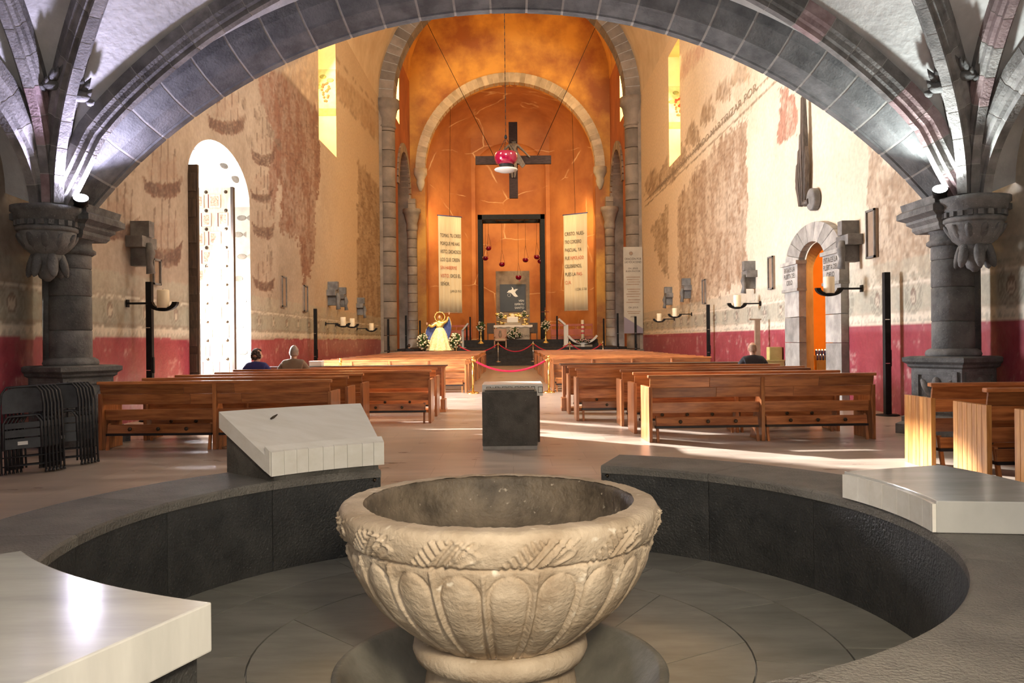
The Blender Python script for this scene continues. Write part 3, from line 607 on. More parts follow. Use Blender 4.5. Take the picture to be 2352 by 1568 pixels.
# apse: plan polygon with half dome
plan = [(-6.1, D2 + 0.5), (-6.1, 61.8), (-3.1, 66.2), (3.1, 66.2), (6.1, 61.8), (6.1, D2 + 0.5)]
pl = []
for (a, b) in zip(plan, plan[1:]):
    for t in range(6): pl.append((a[0] + (b[0] - a[0]) * t / 6, a[1] + (b[1] - a[1]) * t / 6))
pl.append(plan[-1])
def apse_mat():
    m = mat('apse_orange_plaster', (0.33, 0.115, 0.040), (0.54, 0.235, 0.075), 0.75, scale=0.35, bump=0.35, bscale=2.5, detail=8, contrast=(0.35, 0.7))
    nt = m.node_tree; N = nt.nodes; L = nt.links; b = N['Principled BSDF']; src = b.inputs['Base Color'].links[0].from_socket
    tc = N.new('ShaderNodeTexCoord'); ns = N.new('ShaderNodeTexNoise'); ns.inputs['Scale'].default_value = 0.35; ns.inputs['Detail'].default_value = 6
    L.new(tc.outputs['Object'], ns.inputs[0]); mx0 = N.new('ShaderNodeMix'); mx0.data_type = 'RGBA'; mx0.inputs[0].default_value = 0.45
    L.new(tc.outputs['Object'], mx0.inputs[6]); L.new(ns.outputs[1], mx0.inputs[7])
    mp = N.new('ShaderNodeMapping'); mp.inputs['Scale'].default_value = (0.30, 0.30, 0.62); L.new(mx0.outputs[2], mp.inputs[0])
    vo = N.new('ShaderNodeTexVoronoi'); vo.feature = 'DISTANCE_TO_EDGE'; vo.distance = 'CHEBYCHEV' if False else 'EUCLIDEAN'; vo.inputs['Scale'].default_value = 0.85; vo.inputs['Randomness'].default_value = 0.75
    L.new(mp.outputs[0], vo.inputs[0]); cr = N.new('ShaderNodeValToRGB'); cr.color_ramp.elements[0].position = 0.002; cr.color_ramp.elements[0].color = (0.8, 0.8, 0.8, 1); cr.color_ramp.elements[1].position = 0.009; cr.color_ramp.elements[1].color = (0, 0, 0, 1)
    L.new(vo.outputs['Distance'], cr.inputs[0]); mu = N.new('ShaderNodeMath'); mu.operation = 'MULTIPLY'; n2 = N.new('ShaderNodeTexNoise'); n2.inputs['Scale'].default_value = 0.5; L.new(tc.outputs['Object'], n2.inputs[0])
    c3 = N.new('ShaderNodeValToRGB'); c3.color_ramp.elements[0].position = 0.46; c3.color_ramp.elements[1].position = 0.60; L.new(n2.outputs[0], c3.inputs[0])
    L.new(cr.outputs[0], mu.inputs[0]); L.new(c3.outputs[0], mu.inputs[1])
    mx = N.new('ShaderNodeMix'); mx.data_type = 'RGBA'; mx.inputs[7].default_value = (0.82, 0.62, 0.36, 1); L.new(mu.outputs[0], mx.inputs[0]); L.new(src, mx.inputs[6]); L.new(mx.outputs[2], b.inputs['Base Color'])
    return m
M['apse'] = apse_mat()
mb = MB(); Y0 = D2 + 0.5; ZX = ZA + AI
def hz_(y): return ZA + 4.0 * max(0, min(1, (y - Y0) / (66.2 - Y0))) ** 0.8
rows = [[(x, y, 0.0) for x, y in pl], [(x, y, 5.0) for x, y in pl], [(x, y, hz_(y)) for x, y in pl]]
for i in range(1, 15):
    t = math.pi / 2 * i / 14; rows.append([(x * math.cos(t), Y0 + (y - Y0) * math.cos(t) ** 0.5, hz_(y) + (ZX - hz_(y)) * math.sin(t)) for x, y in pl])
base = len(mb.v); m_ = len(pl)
for r in rows: mb.v += [tuple(p) for p in r]
SL = (59.3, 60.6, 7.4, 12.3)
for i in range(len(rows) - 1):
    for j in range(m_ - 1):
        if i < 2 and (j < 6 or j >= m_ - 7 or 12 <= j < 18): continue
        mb.f.append((base + i * m_ + j, base + i * m_ + j + 1, base + (i + 1) * m_ + j + 1, base + (i + 1) * m_ + j)); mb.sm.append(i >= 2)
for s in (-1, 1):
    X = s * 6.1
    for (y0, y1, z0, z1) in ((Y0, SL[0], 0, hz_(60)), (SL[1], 61.8, 0, hz_(61.8)), (SL[0], SL[1], 0, SL[2]), (SL[0], SL[1], SL[3], hz_(61))):
        mb.add([(X, y0, z0), (X, y1, z0), (X, y1, z1), (X, y0, z1)], [(0, 1, 2, 3)])
# centre wall with an arched niche
Wn, zn, rn, dn = 2.8, 15.0, 2.1, 1.25; xs_ = [-3.1, -Wn] + [-Wn * math.cos(math.pi * i / 20) for i in range(1, 20)] + [Wn, 3.1]
for a, b in zip(xs_, xs_[1:]):
    za = zn + rn * math.sqrt(max(0, 1 - (a / Wn) ** 2)) if abs(a) <= Wn and abs(b) <= Wn else 0; zb = zn + rn * math.sqrt(max(0, 1 - (b / Wn) ** 2)) if abs(a) <= Wn and abs(b) <= Wn else 0
    mb.add([(a, 66.2, za), (b, 66.2, zb), (b, 66.2, hz_(66.2)), (a, 66.2, hz_(66.2))], [(0, 1, 2, 3)])
nr = [[(-Wn * math.cos(math.pi * i / 24), 66.2 + dn * math.sin(math.pi * i / 24), z) for i in range(25)] for z in (0, zn)]
nr += [[(-Wn * math.cos(math.pi * i / 24) * math.cos(t), 66.2 + dn * math.sin(math.pi * i / 24) * math.cos(t), zn + rn * math.sin(t)) for i in range(25)] for t in [math.pi / 2 * k_ / 10 for k_ in range(1, 11)]]
mb.grid(nr)
wall_apse = struct(mb.build('wall_apse', M['apse']))
for s in (-1, 1):
    X = s * 6.1; q0 = [(SL[0], SL[2]), (SL[0], SL[3]), (SL[1], SL[3]), (SL[1], SL[2]), (SL[0], SL[2])]
    MB().grid([[(X, y, z) for y, z in q0], [(X + s * 0.8, y, z) for y, z in q0]], smooth=False).build('window_reveal', M['revealy'], wall_apse)
    g = MB().add([(X + s * 0.8, SL[0], SL[2]), (X + s * 0.8, SL[1], SL[2]), (X + s * 0.8, SL[1], SL[3]), (X + s * 0.8, SL[0], SL[3])], [(0, 1, 2, 3)]).build('window_%d' % (7 if s < 0 else 8), M['yglass']); struct(g)
# ================================================================== CHOIR ARCH AND RIBBED VAULT NEAR THE CAMERA
RA, ZC = 8.23, -1.81
ca_ = thing('choir_arch', 'broad low arch of grey basalt blocks under the choir loft', 'arch', (0, 12.3, 0))
HA = math.acos((3.42 - ZC) / RA)
prof = [(0.42, RA), (0.27, RA), (0.25, RA + 0.025), (0.22, RA + 0.015), (-0.06, RA + 0.13), (-0.09, RA + 0.16), (-0.12, RA + 0.145), (-0.27, RA + 0.34), (-0.30, RA + 0.52), (0.42, RA + 0.52)]
k = 27
def ringA(a, pr): return [(r * math.sin(a), y, ZC + r * math.cos(a)) for y, r in pr]
profm = [(y + (0.004 if y < 0.3 else -0.01), r + 0.004) for y, r in prof]
for i in range(k):
    a0 = -HA + 2 * HA * i / k + 0.0021; a1 = -HA + 2 * HA * (i + 1) / k - 0.0021
    MB().sweep([ringA(a0 + (a1 - a0) * t / 3, prof) for t in range(4)]).build('arch_stone', M['arch'], ca_)
MB().sweep([ringA(-HA + 2 * HA * t / 80, profm) for t in range(81)]).build('mortar_joints', M['mortar'], ca_)
# loft front above the arch (nave side) closes the choir
lf = MB(); arc = [(r_ * math.sin(-HA + 2 * HA * t / 60), ZC + r_ * math.cos(-HA + 2 * HA * t / 60)) for t in range(61) for r_ in (RA + 0.45,)]
low = [(-XW, 3.9)] + arc + [(XW, 3.9)]
for y in (12.66,): lf.grid([[(x, y, z) for x, z in low], [(x, y, 9.0) for x, z in low]], smooth=False)
struct(lf.build('wall_loft', M['plaster']))
# ribs
S0 = lambda s: Vector((s * 6.42, 11.72, 3.42))
def ell_rib(s, E, n=30, S=None):
    S = S or S0(s); out = []
    for i in range(n + 1):
        t = math.pi / 2 * i / n; u = 1 - math.cos(t); v = math.sin(t)
        out.append(Vector((S.x + (E[0] - S.x) * u, S.y + (E[1] - S.y) * u, S.z + (E[2] - S.z) * v)))
    return out
def curC(s, n=30):
    out = []
    for i in range(n + 1):
        X = 6.42 * (1 - i / n) ** 1.35
        zz = ZC + math.sqrt(RA * RA - X * X) + 0.47 * min(1, (6.42 - X) / 0.6)
        zz = max(zz, 3.42); D = 11.72 - 1.1 * (1 - X / 6.42)
        out.append(Vector((s * X, D, zz)))
    return out
def curArch(s, n=30):
    out = []
    for i in range(n + 1):
        a = HA * (1 - i / n); r = RA + 0.40; out.append(Vector((s * r * math.sin(a), 12.08, ZC + r * math.cos(a))))
    return out
def resamp(c, n):
    L_ = [0]
    for a, b in zip(c, c[1:]): L_.append(L_[-1] + (b - a).length)
    out = []; j = 0
    for i in range(n + 1):
        t = L_[-1] * i / n
        while j < len(c) - 2 and L_[j + 1] < t: j += 1
        k_ = (t - L_[j]) / max(1e-9, L_[j + 1] - L_[j]); out.append(c[j].lerp(c[j + 1], k_))
    return out
vault = MB(); ribcurves = []
for s in (-1, 1):
    C = {'arch': curArch(s), 'C': curC(s), 'B': ell_rib(s, (0, 5.0, 7.5)), 'A': ell_rib(s, (s * 5.2, 5.0, 7.1)), 'F': ell_rib(s, (s * 7.3, 5.0, 6.3), S=Vector((s * 6.5, 11.75, 3.3)))}
    seq = ['arch', 'C', 'B', 'A', 'F']
    for a, b in zip(seq, seq[1:]):
        ra, rb = resamp(C[a], 40), resamp(C[b], 40); g = []
        for t in range(7):
            u = t / 6; dome = 0.22 * math.sin(math.pi * u)
            g.append([p.lerp(q, u) + Vector((0, 0, 0.06 + dome * min(1, i / 12) * min(1, (p - q).length / 2.0))) for i, (p, q) in enumerate(zip(ra, rb))])
        vault.grid(g); vault.grid([[Vector((p.x, 10.0 - p.y, p.z)) for p in r] for r in g])
    fr = resamp(C['F'], 40); wl_ = [Vector((s * 7.12, p.y, p.z + 0.3)) for p in fr]
    vault.grid([[p + Vector((0, 0, 0.06)) for p in fr], wl_]); vault.grid([[Vector((p.x, 10 - p.y, p.z)) for p in r] for r in ([p + Vector((0, 0, 0.06)) for p in fr], wl_)])
    ribcurves.append((s, C))
choir_vault = struct(vault.build('ceiling', M['plaster']))
RP = [(-0.15, 0.10), (-0.15, -0.06), (-0.115, -0.10), (-0.10, -0.17), (-0.055, -0.19), (-0.055, -0.26), (0.055, -0.26), (0.055, -0.19), (0.10, -0.17), (0.115, -0.10), (0.15, -0.06), (0.15, 0.10)]
def rib(curve, m, scale=1.0, stone=0.42, upto=1.0, profile=RP, m2=None):
    Lt = sum((b - a).length for a, b in zip(curve, curve[1:])); n = max(3, int(Lt * upto / stone)); c = resamp(curve, n * 3 + int(n * 3 * (1 / upto - 1)))
    root = None; rr = random.Random(len(curve) + int(curve[5].x * 100))
    def fr(i, sc_=1.0):
        t = (c[min(i + 1, len(c) - 1)] - c[max(0, i - 1)]).normalized(); up = Vector((0, 0, 1)) if abs(t.z) < 0.97 else Vector((0, 1, 0))
        hz = Vector((c[-1].x - c[0].x, c[-1].y - c[0].y, 0)).normalized(); sd = Vector((-hz.y, hz.x, 0)); dn = sd.cross(t).normalized()
        if dn.z < 0 or (abs(dn.z) < 0.05 and dn.dot(hz) > 0): dn = -dn
        if dn.dot(hz) > 0 and dn.z < 0.5: dn = -dn if dn.z < 0 else dn
        return [c[i] + sd * (u * scale * sc_) + dn * (v * scale * sc_) for u, v in profile]
    root = bpy.data.objects.new('rib', None); COL.objects.link(root); root.parent = choir_vault
    for j in range(n):
        i = j * 3; fs = [fr(i + q) for q in range(4)]
        d = (c[i + 3] - c[i]).normalized() * 0.006
        fs[0] = [p + d for p in fs[0]]; fs[3] = [p - d for p in fs[3]]
        mm = m if (m2 is None or rr.random() < 0.55) else m2
        MB().sweep(fs).build('rib_stone', mm, root)
    cc = [[p.lerp(c[i], 0.02) for p in fr(i)] for i in range(0, n * 3 + 1)]
    MB().sweep(cc).build('rib_mortar', M['mortar'], root)
for s, C in ribcurves:
    rib(C['C'], M['ribred'] if s > 0 else M['rib'], 0.95, upto=0.8, m2=M['rib']); rib(C['B'], M['rib'], 1.15, upto=0.55); rib(C['A'], M['rib'], 1.0, upto=0.55, m2=M['ribred']); rib(C['F'], M['rib'], 1.15, upto=0.6)
# columns, corbels and leaf crests
for s in (-1, 1):
    sd = 'left' if s < 0 else 'right'
    co = thing('column', 'grey basalt column with carved pedestal carrying the %s end of the low arch' % sd, 'column', (s * 6.5, 12.32, 0))
    q = math.sqrt(2)
    rz = s * rad(28)
    MB().lathe([(0.56 * q, 0.0), (0.56 * q, 0.14), (0.50 * q, 0.18), (0.50 * q, 0.25), (0.44 * q, 0.29)], 4, rot=rad(45) + rz, smooth=False).build('plinth', M['column'], co)
    pd = MB().lathe([(0.40 * q, 0.28), (0.40 * q, 0.98)], 4, rot=rad(45) + rz, smooth=False).build('pedestal', M['column'], co)
    MB().lathe([(0.40 * q, 0.97), (0.44 * q, 1.0), (0.44 * q, 1.03), (0.49 * q, 1.07), (0.49 * q, 1.13), (0.42 * q, 1.15)], 4, rot=rad(45) + rz, smooth=False).build('pedestal_cornice', M['column'], co)
    for kf in range(4):                                   # framed relief panel on each pedestal face
        Mx = Matrix.Rotation(rz + kf * math.pi / 2, 4, 'Z')
        fb_ = MB()
        for (x0, x1, z0, z1) in ((-0.34, -0.27, 0.34, 0.93), (0.27, 0.34, 0.34, 0.93), (-0.27, 0.27, 0.34, 0.39), (-0.27, 0.27, 0.88, 0.93)): fb_.box(x0, x1, -0.425, -0.39, z0, z1, Mx)
        fb_.build('panel_frame', M['column'], pd)
        an = MB(); an.ell(Mx @ Vector((0, -0.40, 0.78)), 0.055, 0.055, 0.075, 10, 6); an.ell(Mx @ Vector((0, -0.40, 0.58)), 0.085, 0.06, 0.17, 10, 6)
        for t in (-1, 1):
            R_ = (Mx @ Matrix.Rotation(t * rad(32), 4, 'Y')).to_3x3(); an.ell(Mx @ Vector((t * 0.14, -0.40, 0.66)), 0.055, 0.05, 0.19, 8, 6, R_); an.ell(Mx @ Vector((t * 0.08, -0.40, 0.48)), 0.05, 0.05, 0.10, 8, 5)
        an.build('angel_relief', M['rib'], pd)
    z = 1.14
    MB().lathe([(0.36, 1.14), (0.38, 1.18), (0.36, 1.23), (0.31, 1.26)], 28).build('shaft_base', M['column'], co)
    for h in (0.42, 0.50, 0.40, 0.24):
        MB().lathe([(0.275, z + 0.10), (0.287, z + 0.115), (0.285, z + h + 0.085), (0.274, z + h + 0.098)], 28).build('drum', M['column'], co); z += h
    MB().lathe([(0.266, 1.2), (0.266, 2.85)], 24).build('drum_mortar', M['mortar'], co)
    MB().lathe([(0.30, 2.76), (0.345, 2.79), (0.345, 2.83), (0.30, 2.86), (0.29, 2.95), (0.37, 3.02)], 28).build('necking', M['column'], co)
    cp = MB().lathe([(0.36 * q, 2.98), (0.40 * q, 3.03), (0.40 * q, 3.08), (0.46 * q, 3.13), (0.46 * q, 3.17), (0.56 * q, 3.22), (0.56 * q, 3.30), (0.50 * q, 3.34), (0.52 * q, 3.44)], 4, rot=rad(45), smooth=False).build('capital', M['column'], co)
    # slender half shaft on the wall side
    MB().lathe([(0.10, 1.1), (0.10, 2.75)], 12, (s * 0.36, 0.10, 0)).build('side_shaft', M['column'], co)
    # corbel on the camera side
    cb = thing('corbel', 'carved stone corbel with dentils and hanging leaves on the %s column' % sd, 'corbel', (s * 6.5, 11.72, 0))
    MB().lathe([(0.03, 2.34), (0.09, 2.40), (0.13, 2.5), (0.15, 2.58), (0.20, 2.66), (0.19, 2.72)], 20).build('pendant', M['column'], cb)
    MB().lathe([(0.18, 2.70), (0.28, 2.78), (0.34, 2.88), (0.365, 2.98), (0.37, 3.03)], 28).build('bell', M['column'], cb)
    MB().lathe([(0.37, 3.02), (0.395, 3.04), (0.395, 3.08), (0.36, 3.10), (0.36, 3.17), (0.41, 3.20), (0.42, 3.27), (0.46, 3.30), (0.46, 3.37), (0.30, 3.40)], 28).build('cornice', M['column'], cb)
    for i in range(20):
        a = 2 * math.pi * i / 20; Mx = Matrix.Translation((0.375 * math.cos(a), 0.375 * math.sin(a), 3.135)) @ Matrix.Rotation(a, 4, 'Z')
        MB().box(-0.03, 0.035, -0.035, 0.035, -0.035, 0.035, Mx).build('dentil', M['column'], cb)
    for i in range(11):
        a = 2 * math.pi * i / 11; Mx = (Matrix.Rotation(a, 4, 'Z') @ Matrix.Rotation(rad(38), 4, 'Y')).to_3x3()
        MB().ell((0.29 * math.cos(a), 0.29 * math.sin(a), 2.86), 0.045, 0.06, 0.17, 8, 6, Mx).build('carved_lobe', M['column'], cb)
    for i in range(6):
        a = 2 * math.pi * i / 6 + 0.3; Mx = (Matrix.Rotation(a, 4, 'Z') @ Matrix.Rotation(rad(-14), 4, 'Y')).to_3x3()
        MB().ell((0.20 * math.cos(a), 0.20 * math.sin(a), 2.58), 0.06, 0.075, 0.20, 8, 6, Mx).build('hanging_leaf', M['column'], cb)
    # leaf crests between the ribs
    C = ribcurves[0 if s < 0 else 1][1]
    for (ka, kb_, nm, f0) in (('B', 'A', 'inner', 0.20), ('C', 'B', 'outer', 0.19)):
        ra, rb = resamp(C[ka], 40), resamp(C[kb_], 40); i0 = 7
        p = ra[i0].lerp(rb[i0], 0.5); p = p + Vector((-s * 0.05, -0.12, 0.0))
        cr_ = MB()
        side = (rb[i0] - ra[i0]).normalized(); up = (ra[i0 + 2] - ra[i0]).normalized()
        cr_.ell(p - up * 0.05, 0.13, 0.11, 0.08, 10, 6)
        for t, ln in ((-0.9, 0.10), (-0.35, 0.15), (0.1, 0.22), (0.5, 0.14), (0.95, 0.08)):
            b0 = p + side * t * 0.16; tip = p + side * t * 0.24 + up * ln + Vector((-s * 0.02, -0.08, 0))
            cr_.tube([b0, b0.lerp(tip, 0.5), tip], [0.05, 0.045, 0.004], 6)
        cr_.build('leaf_crest', M['column'], choir_vault)
    # floodlight standing on the capital
    fp = Vector((s * 6.02, 11.72, 3.40))
    fl_ = thing('floodlight', 'small %s floodlight glowing on the %s capital' % ('violet-white' if s < 0 else 'white', sd), 'lamp', fp)
    aim = Vector((-s * 0.30, -0.62, 0.72)).normalized(); qq = aim.to_track_quat('Z', 'Y').to_matrix().to_4x4()
    MB().lathe([(0.05, -0.03), (0.085, 0.0), (0.10, 0.06), (0.10, 0.11)], 16).build('housing', M['black'], fl_).matrix_local = qq @ Matrix.Translation((0, 0, 0.02))
    MB().lathe([(0.002, 0.135), (0.06, 0.128), (0.095, 0.11)], 16, caps=False).build('lens', M['lampglass'] if s < 0 else M['lampglass2'], fl_).matrix_local = qq @ Matrix.Translation((0, 0, 0.02))
    MB().box(-0.09, 0.09, -0.02, 0.02, -0.02, 0.03).build('bracket', M['black'], fl_)
    light('SPOT', 'floodlight_beam', fp + aim * 0.17, fp + aim * 0.17 + Vector((-s * 0.25, -0.35, 1)), 430 if s < 0 else 360, (0.74, 0.68, 1.0) if s < 0 else (0.93, 1.0, 0.97), 0.05, spot=rad(150), blend=0.35)
# ================================================================== BAPTISTERY: RING BENCH, SLABS, FONT
RI, RO, ZB = 1.973, 2.56, 0.57
def polar(a, r, z): a = rad(a); return FC + Vector((r * math.sin(a), r * math.cos(a), z))
def sector_prof(prof, a0, a1, n=8):
    return MB().sweep([[polar(a0 + (a1 - a0) * i / n, r, z) for r, z in prof] for i in range(n + 1)])
for sgn, a0, a1, lab in ((1, 20.0, 177.5, 'curved dark basalt bench wall on the right of the font'), (-1, -25.5, -160.5, 'curved dark basalt bench wall on the left of the font')):
    t = thing('curved_bench', lab, 'bench', FC)
    a = a0
    while sgn * (a1 - a) > 1:
        b = a + sgn * 22.5; g = 0.06 * sgn
        for nm, m, pr, bv in (('wall_stone', M['bench'], [(RI, 0), (RO - 0.02, 0), (RO - 0.02, ZB - 0.05), (RI, ZB - 0.05)], 0.004),
                          ('cap_stone', M['benchtop'], [(RI - 0.012, ZB - 0.052), (RI - 0.012, ZB - 0.012), (RI, ZB), (RO - 0.012, ZB), (RO, ZB - 0.012), (RO, ZB - 0.052)], 0)):
            o = sector_prof(pr, a + g, b - g).build(nm, m, t)
            o.matrix_parent_inverse = Matrix.Translation(-FC)
        if abs(a - a0) < 1e-6:
            p = polar(a + 1.3 * sgn, RI, 0.50); d = (FC - p); d.z = 0; d.normalize()
            o = MB().ell(p, 0.014, 0.014, 0.014, 10, 6).build('rivet', M['knob'], t); o.matrix_parent_inverse = Matrix.Translation(-FC)
        a = b
def fcthing(name, label, cat):
    return thing(name, label, cat, FC)
def fc(o): o.matrix_parent_inverse = Matrix.Translation(-FC); return o
# sloping marble lectern slab on a dark wedge (left)
t = fcthing('marble_lectern', 'cream marble slab with a raised front lip sloping on a dark stone wedge', 'lectern')
fc(sector_prof([(RI, ZB), (RO, ZB), (RO, 0.865), (RI + 0.02, 0.615), (RI, 0.605)], -47.6, -26.0).build('stone_wedge', M['block'], t))
fc(sector_prof([(2.02, 0.63), (2.58, 0.875), (2.58, 0.985), (2.02, 0.735)], -48.6, -24.9, 12).build('slab', M['marble'], t))
fc(sector_prof([(1.965, 0.61), (2.02, 0.632), (2.02, 0.792), (1.965, 0.762)], -48.6, -24.9, 12).build('lip', M['marble'], t))
rr = random.Random(9); a = -48.55
while a < -25.2:
    b = min(-24.95, a + 2.3 + rr.random() * 0.9)
    fc(sector_prof([(1.948, 0.605), (1.966, 0.605), (1.966, 0.765), (1.948, 0.757)], a + 0.04, b - 0.04, 3).build('marble_strip', M['marble'], t)); a = b
pn = polar(-42, 2.40, 0.925)
fc(MB().tube([pn, pn + Vector((0.02, 0, 0.012)), pn + Vector((0.045, 0.01, 0.03))], [0.006, 0.010, 0.004], 6).build('metal_stub', M['knob'], t))
# right slab
t = fcthing('marble_slab', 'white marble slab laid on the right arm of the ring bench', 'slab')
fc(sector_prof([(RI - 0.01, ZB + 0.002), (2.62, ZB + 0.002), (2.62, 0.715), (RI - 0.01, 0.715)], 72.5, 97.5, 12).build('slab', M['marblegrey'], t, 0.006))
a = 72.6
while a < 97:
    b = min(97.45, a + 2.6 + rr.random() * 2); fc(sector_prof([(RI - 0.026, ZB + 0.004), (RI - 0.01, ZB + 0.004), (RI - 0.01, 0.70), (RI - 0.026, 0.70)], a + 0.05, b - 0.05, 3).build('marble_strip', M['marble'], t)); a = b
# left front slab on stone base
t = fcthing('marble_slab', 'polished marble slab on a stone base nearest the viewer', 'slab')
fc(sector_prof([(RI + 0.03, ZB + 0.002), (RO - 0.02, ZB + 0.002), (RO - 0.02, 0.675), (RI + 0.03, 0.675)], -134, -158.2, 10).build('stone_base', M['bench'], t))
fc(sector_prof([(RI + 0.03, 0.676), (2.66, 0.676), (2.66, 0.80), (RI + 0.03, 0.80)], -131.6, -159.6, 14).build('slab', M['marblegrey'], t, 0.005))
# ---- the font
font = thing('baptismal_font', 'large carved stone baptismal font with petal fluted bowl', 'font', FX)
def font_bowl():
    nz, na = 150, 720
    ctl = [(0.145, 0.30), (0.18, 0.345), (0.22, 0.405), (0.28, 0.475), (0.34, 0.535), (0.42, 0.592), (0.50, 0.633), (0.58, 0.655), (0.612, 0.660), (0.622, 0.672), (0.66, 0.688), (0.70, 0.697), (0.728, 0.697), (0.746, 0.685), (0.754, 0.665), (0.755, 0.62), (0.754, 0.592)]
    ctl = np.array(ctl); s = np.r_[0, np.cumsum(np.hypot(np.diff(ctl[:, 0]), np.diff(ctl[:, 1])))]; q = np.linspace(0, s[-1], nz)
    z = np.interp(q, s, ctl[:, 0]); r = np.interp(q, s, ctl[:, 1]); th = np.linspace(0, 2 * np.pi, na, endpoint=False)
    k = np.array([1, 4, 6, 4, 1]) / 16.0
    for _ in range(3): r[2:-2] = np.convolve(r, k, 'valid')
    Z, T = np.meshgrid(z, th, indexing='ij'); Rr = np.repeat(r[:, None], na, 1)
    nP = 21; ph = np.modf(T * nP / (2 * np.pi) + 0.5 + 100)[0] - 0.5
    h = (Z - 0.16) / (0.585 - 0.16); hh = np.clip(h, 0, 1)
    # tongue outline: rounded top
    wtop = np.sqrt(np.clip(1 - np.clip((hh - 0.76) / 0.24, 0, 1) ** 2, 0, 1)); wd = 0.435 * wtop * (0.80 + 0.20 * hh)
    e = wd - np.abs(ph); inside = (hh > 0.0) & (h < 1.0)
    groove = np.exp(-(e / 0.05) ** 2) * inside; swell = np.clip(e / 0.35, 0, 1) ** 0.6 * inside
    bead = np.exp(-((np.abs(ph) - 0.5) / 0.045) ** 2) * ((h > 0.03) & (h < 1.03))
    leaf = np.exp(-((np.abs(ph) - 0.5) / 0.16) ** 2) * np.clip((h - 0.86) / 0.08, 0, 1) * (h < 1.05) * (0.6 + 0.4 * np.cos((np.abs(np.abs(ph) - 0.5) * 1.1 + hh) * 90))
    Rr = Rr + 0.014 * swell - 0.012 * groove + 0.013 * bead + 0.008 * leaf
    # carved braid band
    bz = np.clip((Z - 0.615) / 0.105, 0, 1); band = (Z > 0.612) & (Z < 0.722)
    nB = 12; bp = np.modf(T * nB / (2 * np.pi) + 100)[0]
    slant = bp - 0.30 * bz
    hat = band * (slant > 0.02) * (slant < 0.50); st = np.sin((bp * 1.0 + bz * 0.16) * 2 * np.pi * 11); st2 = np.sin((bp - bz * 0.25) * 2 * np.pi * 9)
    Rr = Rr + hat * 0.009 * np.where(slant < 0.24, st, st2)
    ridge = np.exp(-((np.modf(bp - 0.45 - 0.42 * bz + 1)[0] - 0.0) / 0.02) ** 2) + np.exp(-((np.modf(bp + 1.5)[0] - 0.5) / 0.0001 * 0 + (bp - 0.72 + 0.10 * np.cos(bz * np.pi * 2)) / 0.03) ** 2)
    Rr = Rr + band * 0.010 * np.clip(ridge, 0, 1)
    flower = np.exp(-(((bp - 0.60) / 0.05) ** 2 + ((bz - 0.55) / 0.32) ** 2)) * (0.7 + 0.3 * np.cos(8 * np.arctan2((bz - 0.55) / 0.32, (bp - 0.60) / 0.05))); Rr = Rr + band * 0.012 * flower
    edge = np.exp(-((Z - 0.612) / 0.006) ** 2); Rr = Rr - 0.012 * edge
    rough = (fb(T * 14, Z * 40, 5) - 0.5) * 0.004 + (fb(T * 4, Z * 9, 8) - 0.5) * 0.008; Rr = Rr + rough * (Z < 0.74)
    Zr = Z + (fb(T * 10, Z * 6, 15) - 0.5) * 0.014 * (Z > 0.60)
    V = np.stack([Rr * np.cos(T), Rr * np.sin(T), Zr], -1).reshape(-1, 3)
    i, j = np.meshgrid(np.arange(nz - 1), np.arange(na), indexing='ij'); i = i.ravel(); j = j.ravel(); j2 = (j + 1) % na
    Fq = np.stack([i * na + j, i * na + j2, (i + 1) * na + j2, (i + 1) * na + j], 1)
    me = bpy.data.meshes.new('bowl'); me.from_pydata(V.tolist(), [], Fq.tolist()); me.polygons.foreach_set('use_smooth', [True] * len(Fq)); me.materials.append(M['font'])
    return me
link('bowl', font_bowl(), font)
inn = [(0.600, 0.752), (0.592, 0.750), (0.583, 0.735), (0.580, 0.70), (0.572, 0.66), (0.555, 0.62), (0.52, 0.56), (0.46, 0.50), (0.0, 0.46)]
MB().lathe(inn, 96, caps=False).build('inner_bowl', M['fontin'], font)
MB().lathe([(0.0, 0.50), (0.47, 0.50)], 64, caps=False).build('water', M['water'], font)
MB().lathe([(0.29, 0.150), (0.345, 0.165), (0.378, 0.150), (0.385, 0.115), (0.372, 0.080), (0.33, 0.062), (0.31, 0.055)], 64, caps=False).build('collar', M['font'], font)
MB().lathe([(0.315, 0.062), (0.322, 0.03), (0.335, -0.06), (0.36, -0.18), (0.40, -0.29)], 64, caps=False).build('pedestal', M['font'], font)
# ---- stone block in the aisle and the marble topped plinth behind it
t = thing('stone_block', 'plain dark stone cube standing in the aisle before the font', 'block', (-0.04, 11.36, 0))
MB().box(-0.365, 0.365, -0.30, 0.30, 0.05, 0.77).build('cube', M['block'], t, 0.012)
MB().box(-0.36, 0.36, -0.295, 0.295, 0.0, 0.05).build('foot_strip', M['mortar'], t, 0.004)
MB().box(-0.33, 0.33, -0.26, 0.26, 0.768, 0.79).build('top_panel', M['block'], t, 0.006)
t = thing('inscribed_plinth', 'brown plinth with a pale inscribed marble cap behind the stone cube', 'plinth', (0.0, 12.25, 0))
MB().box(-0.38, 0.385, -0.36, 0.36, 0, 0.66).build('body', M['darkwood'], t, 0.006)
MB().box(-0.43, 0.43, -0.42, 0.42, 0.66, 0.825).build('marble_cap', M['marble'], t, 0.008)
gx = -0.36
gl = [(0, .06, 'r'), (.09, .0, 'i'), (.12, .05, 'n'), (.19, .0, 'i'), (.22, .06, 'r'), (.30, .05, 'n'), (.37, 0, 'i'), (.40, .05, 'n'), (.47, .05, 'r'), (.54, .05, 'n'), (.60, 0, 'i'), (.63, .05, 'r'), (.73, .06, 'R')]
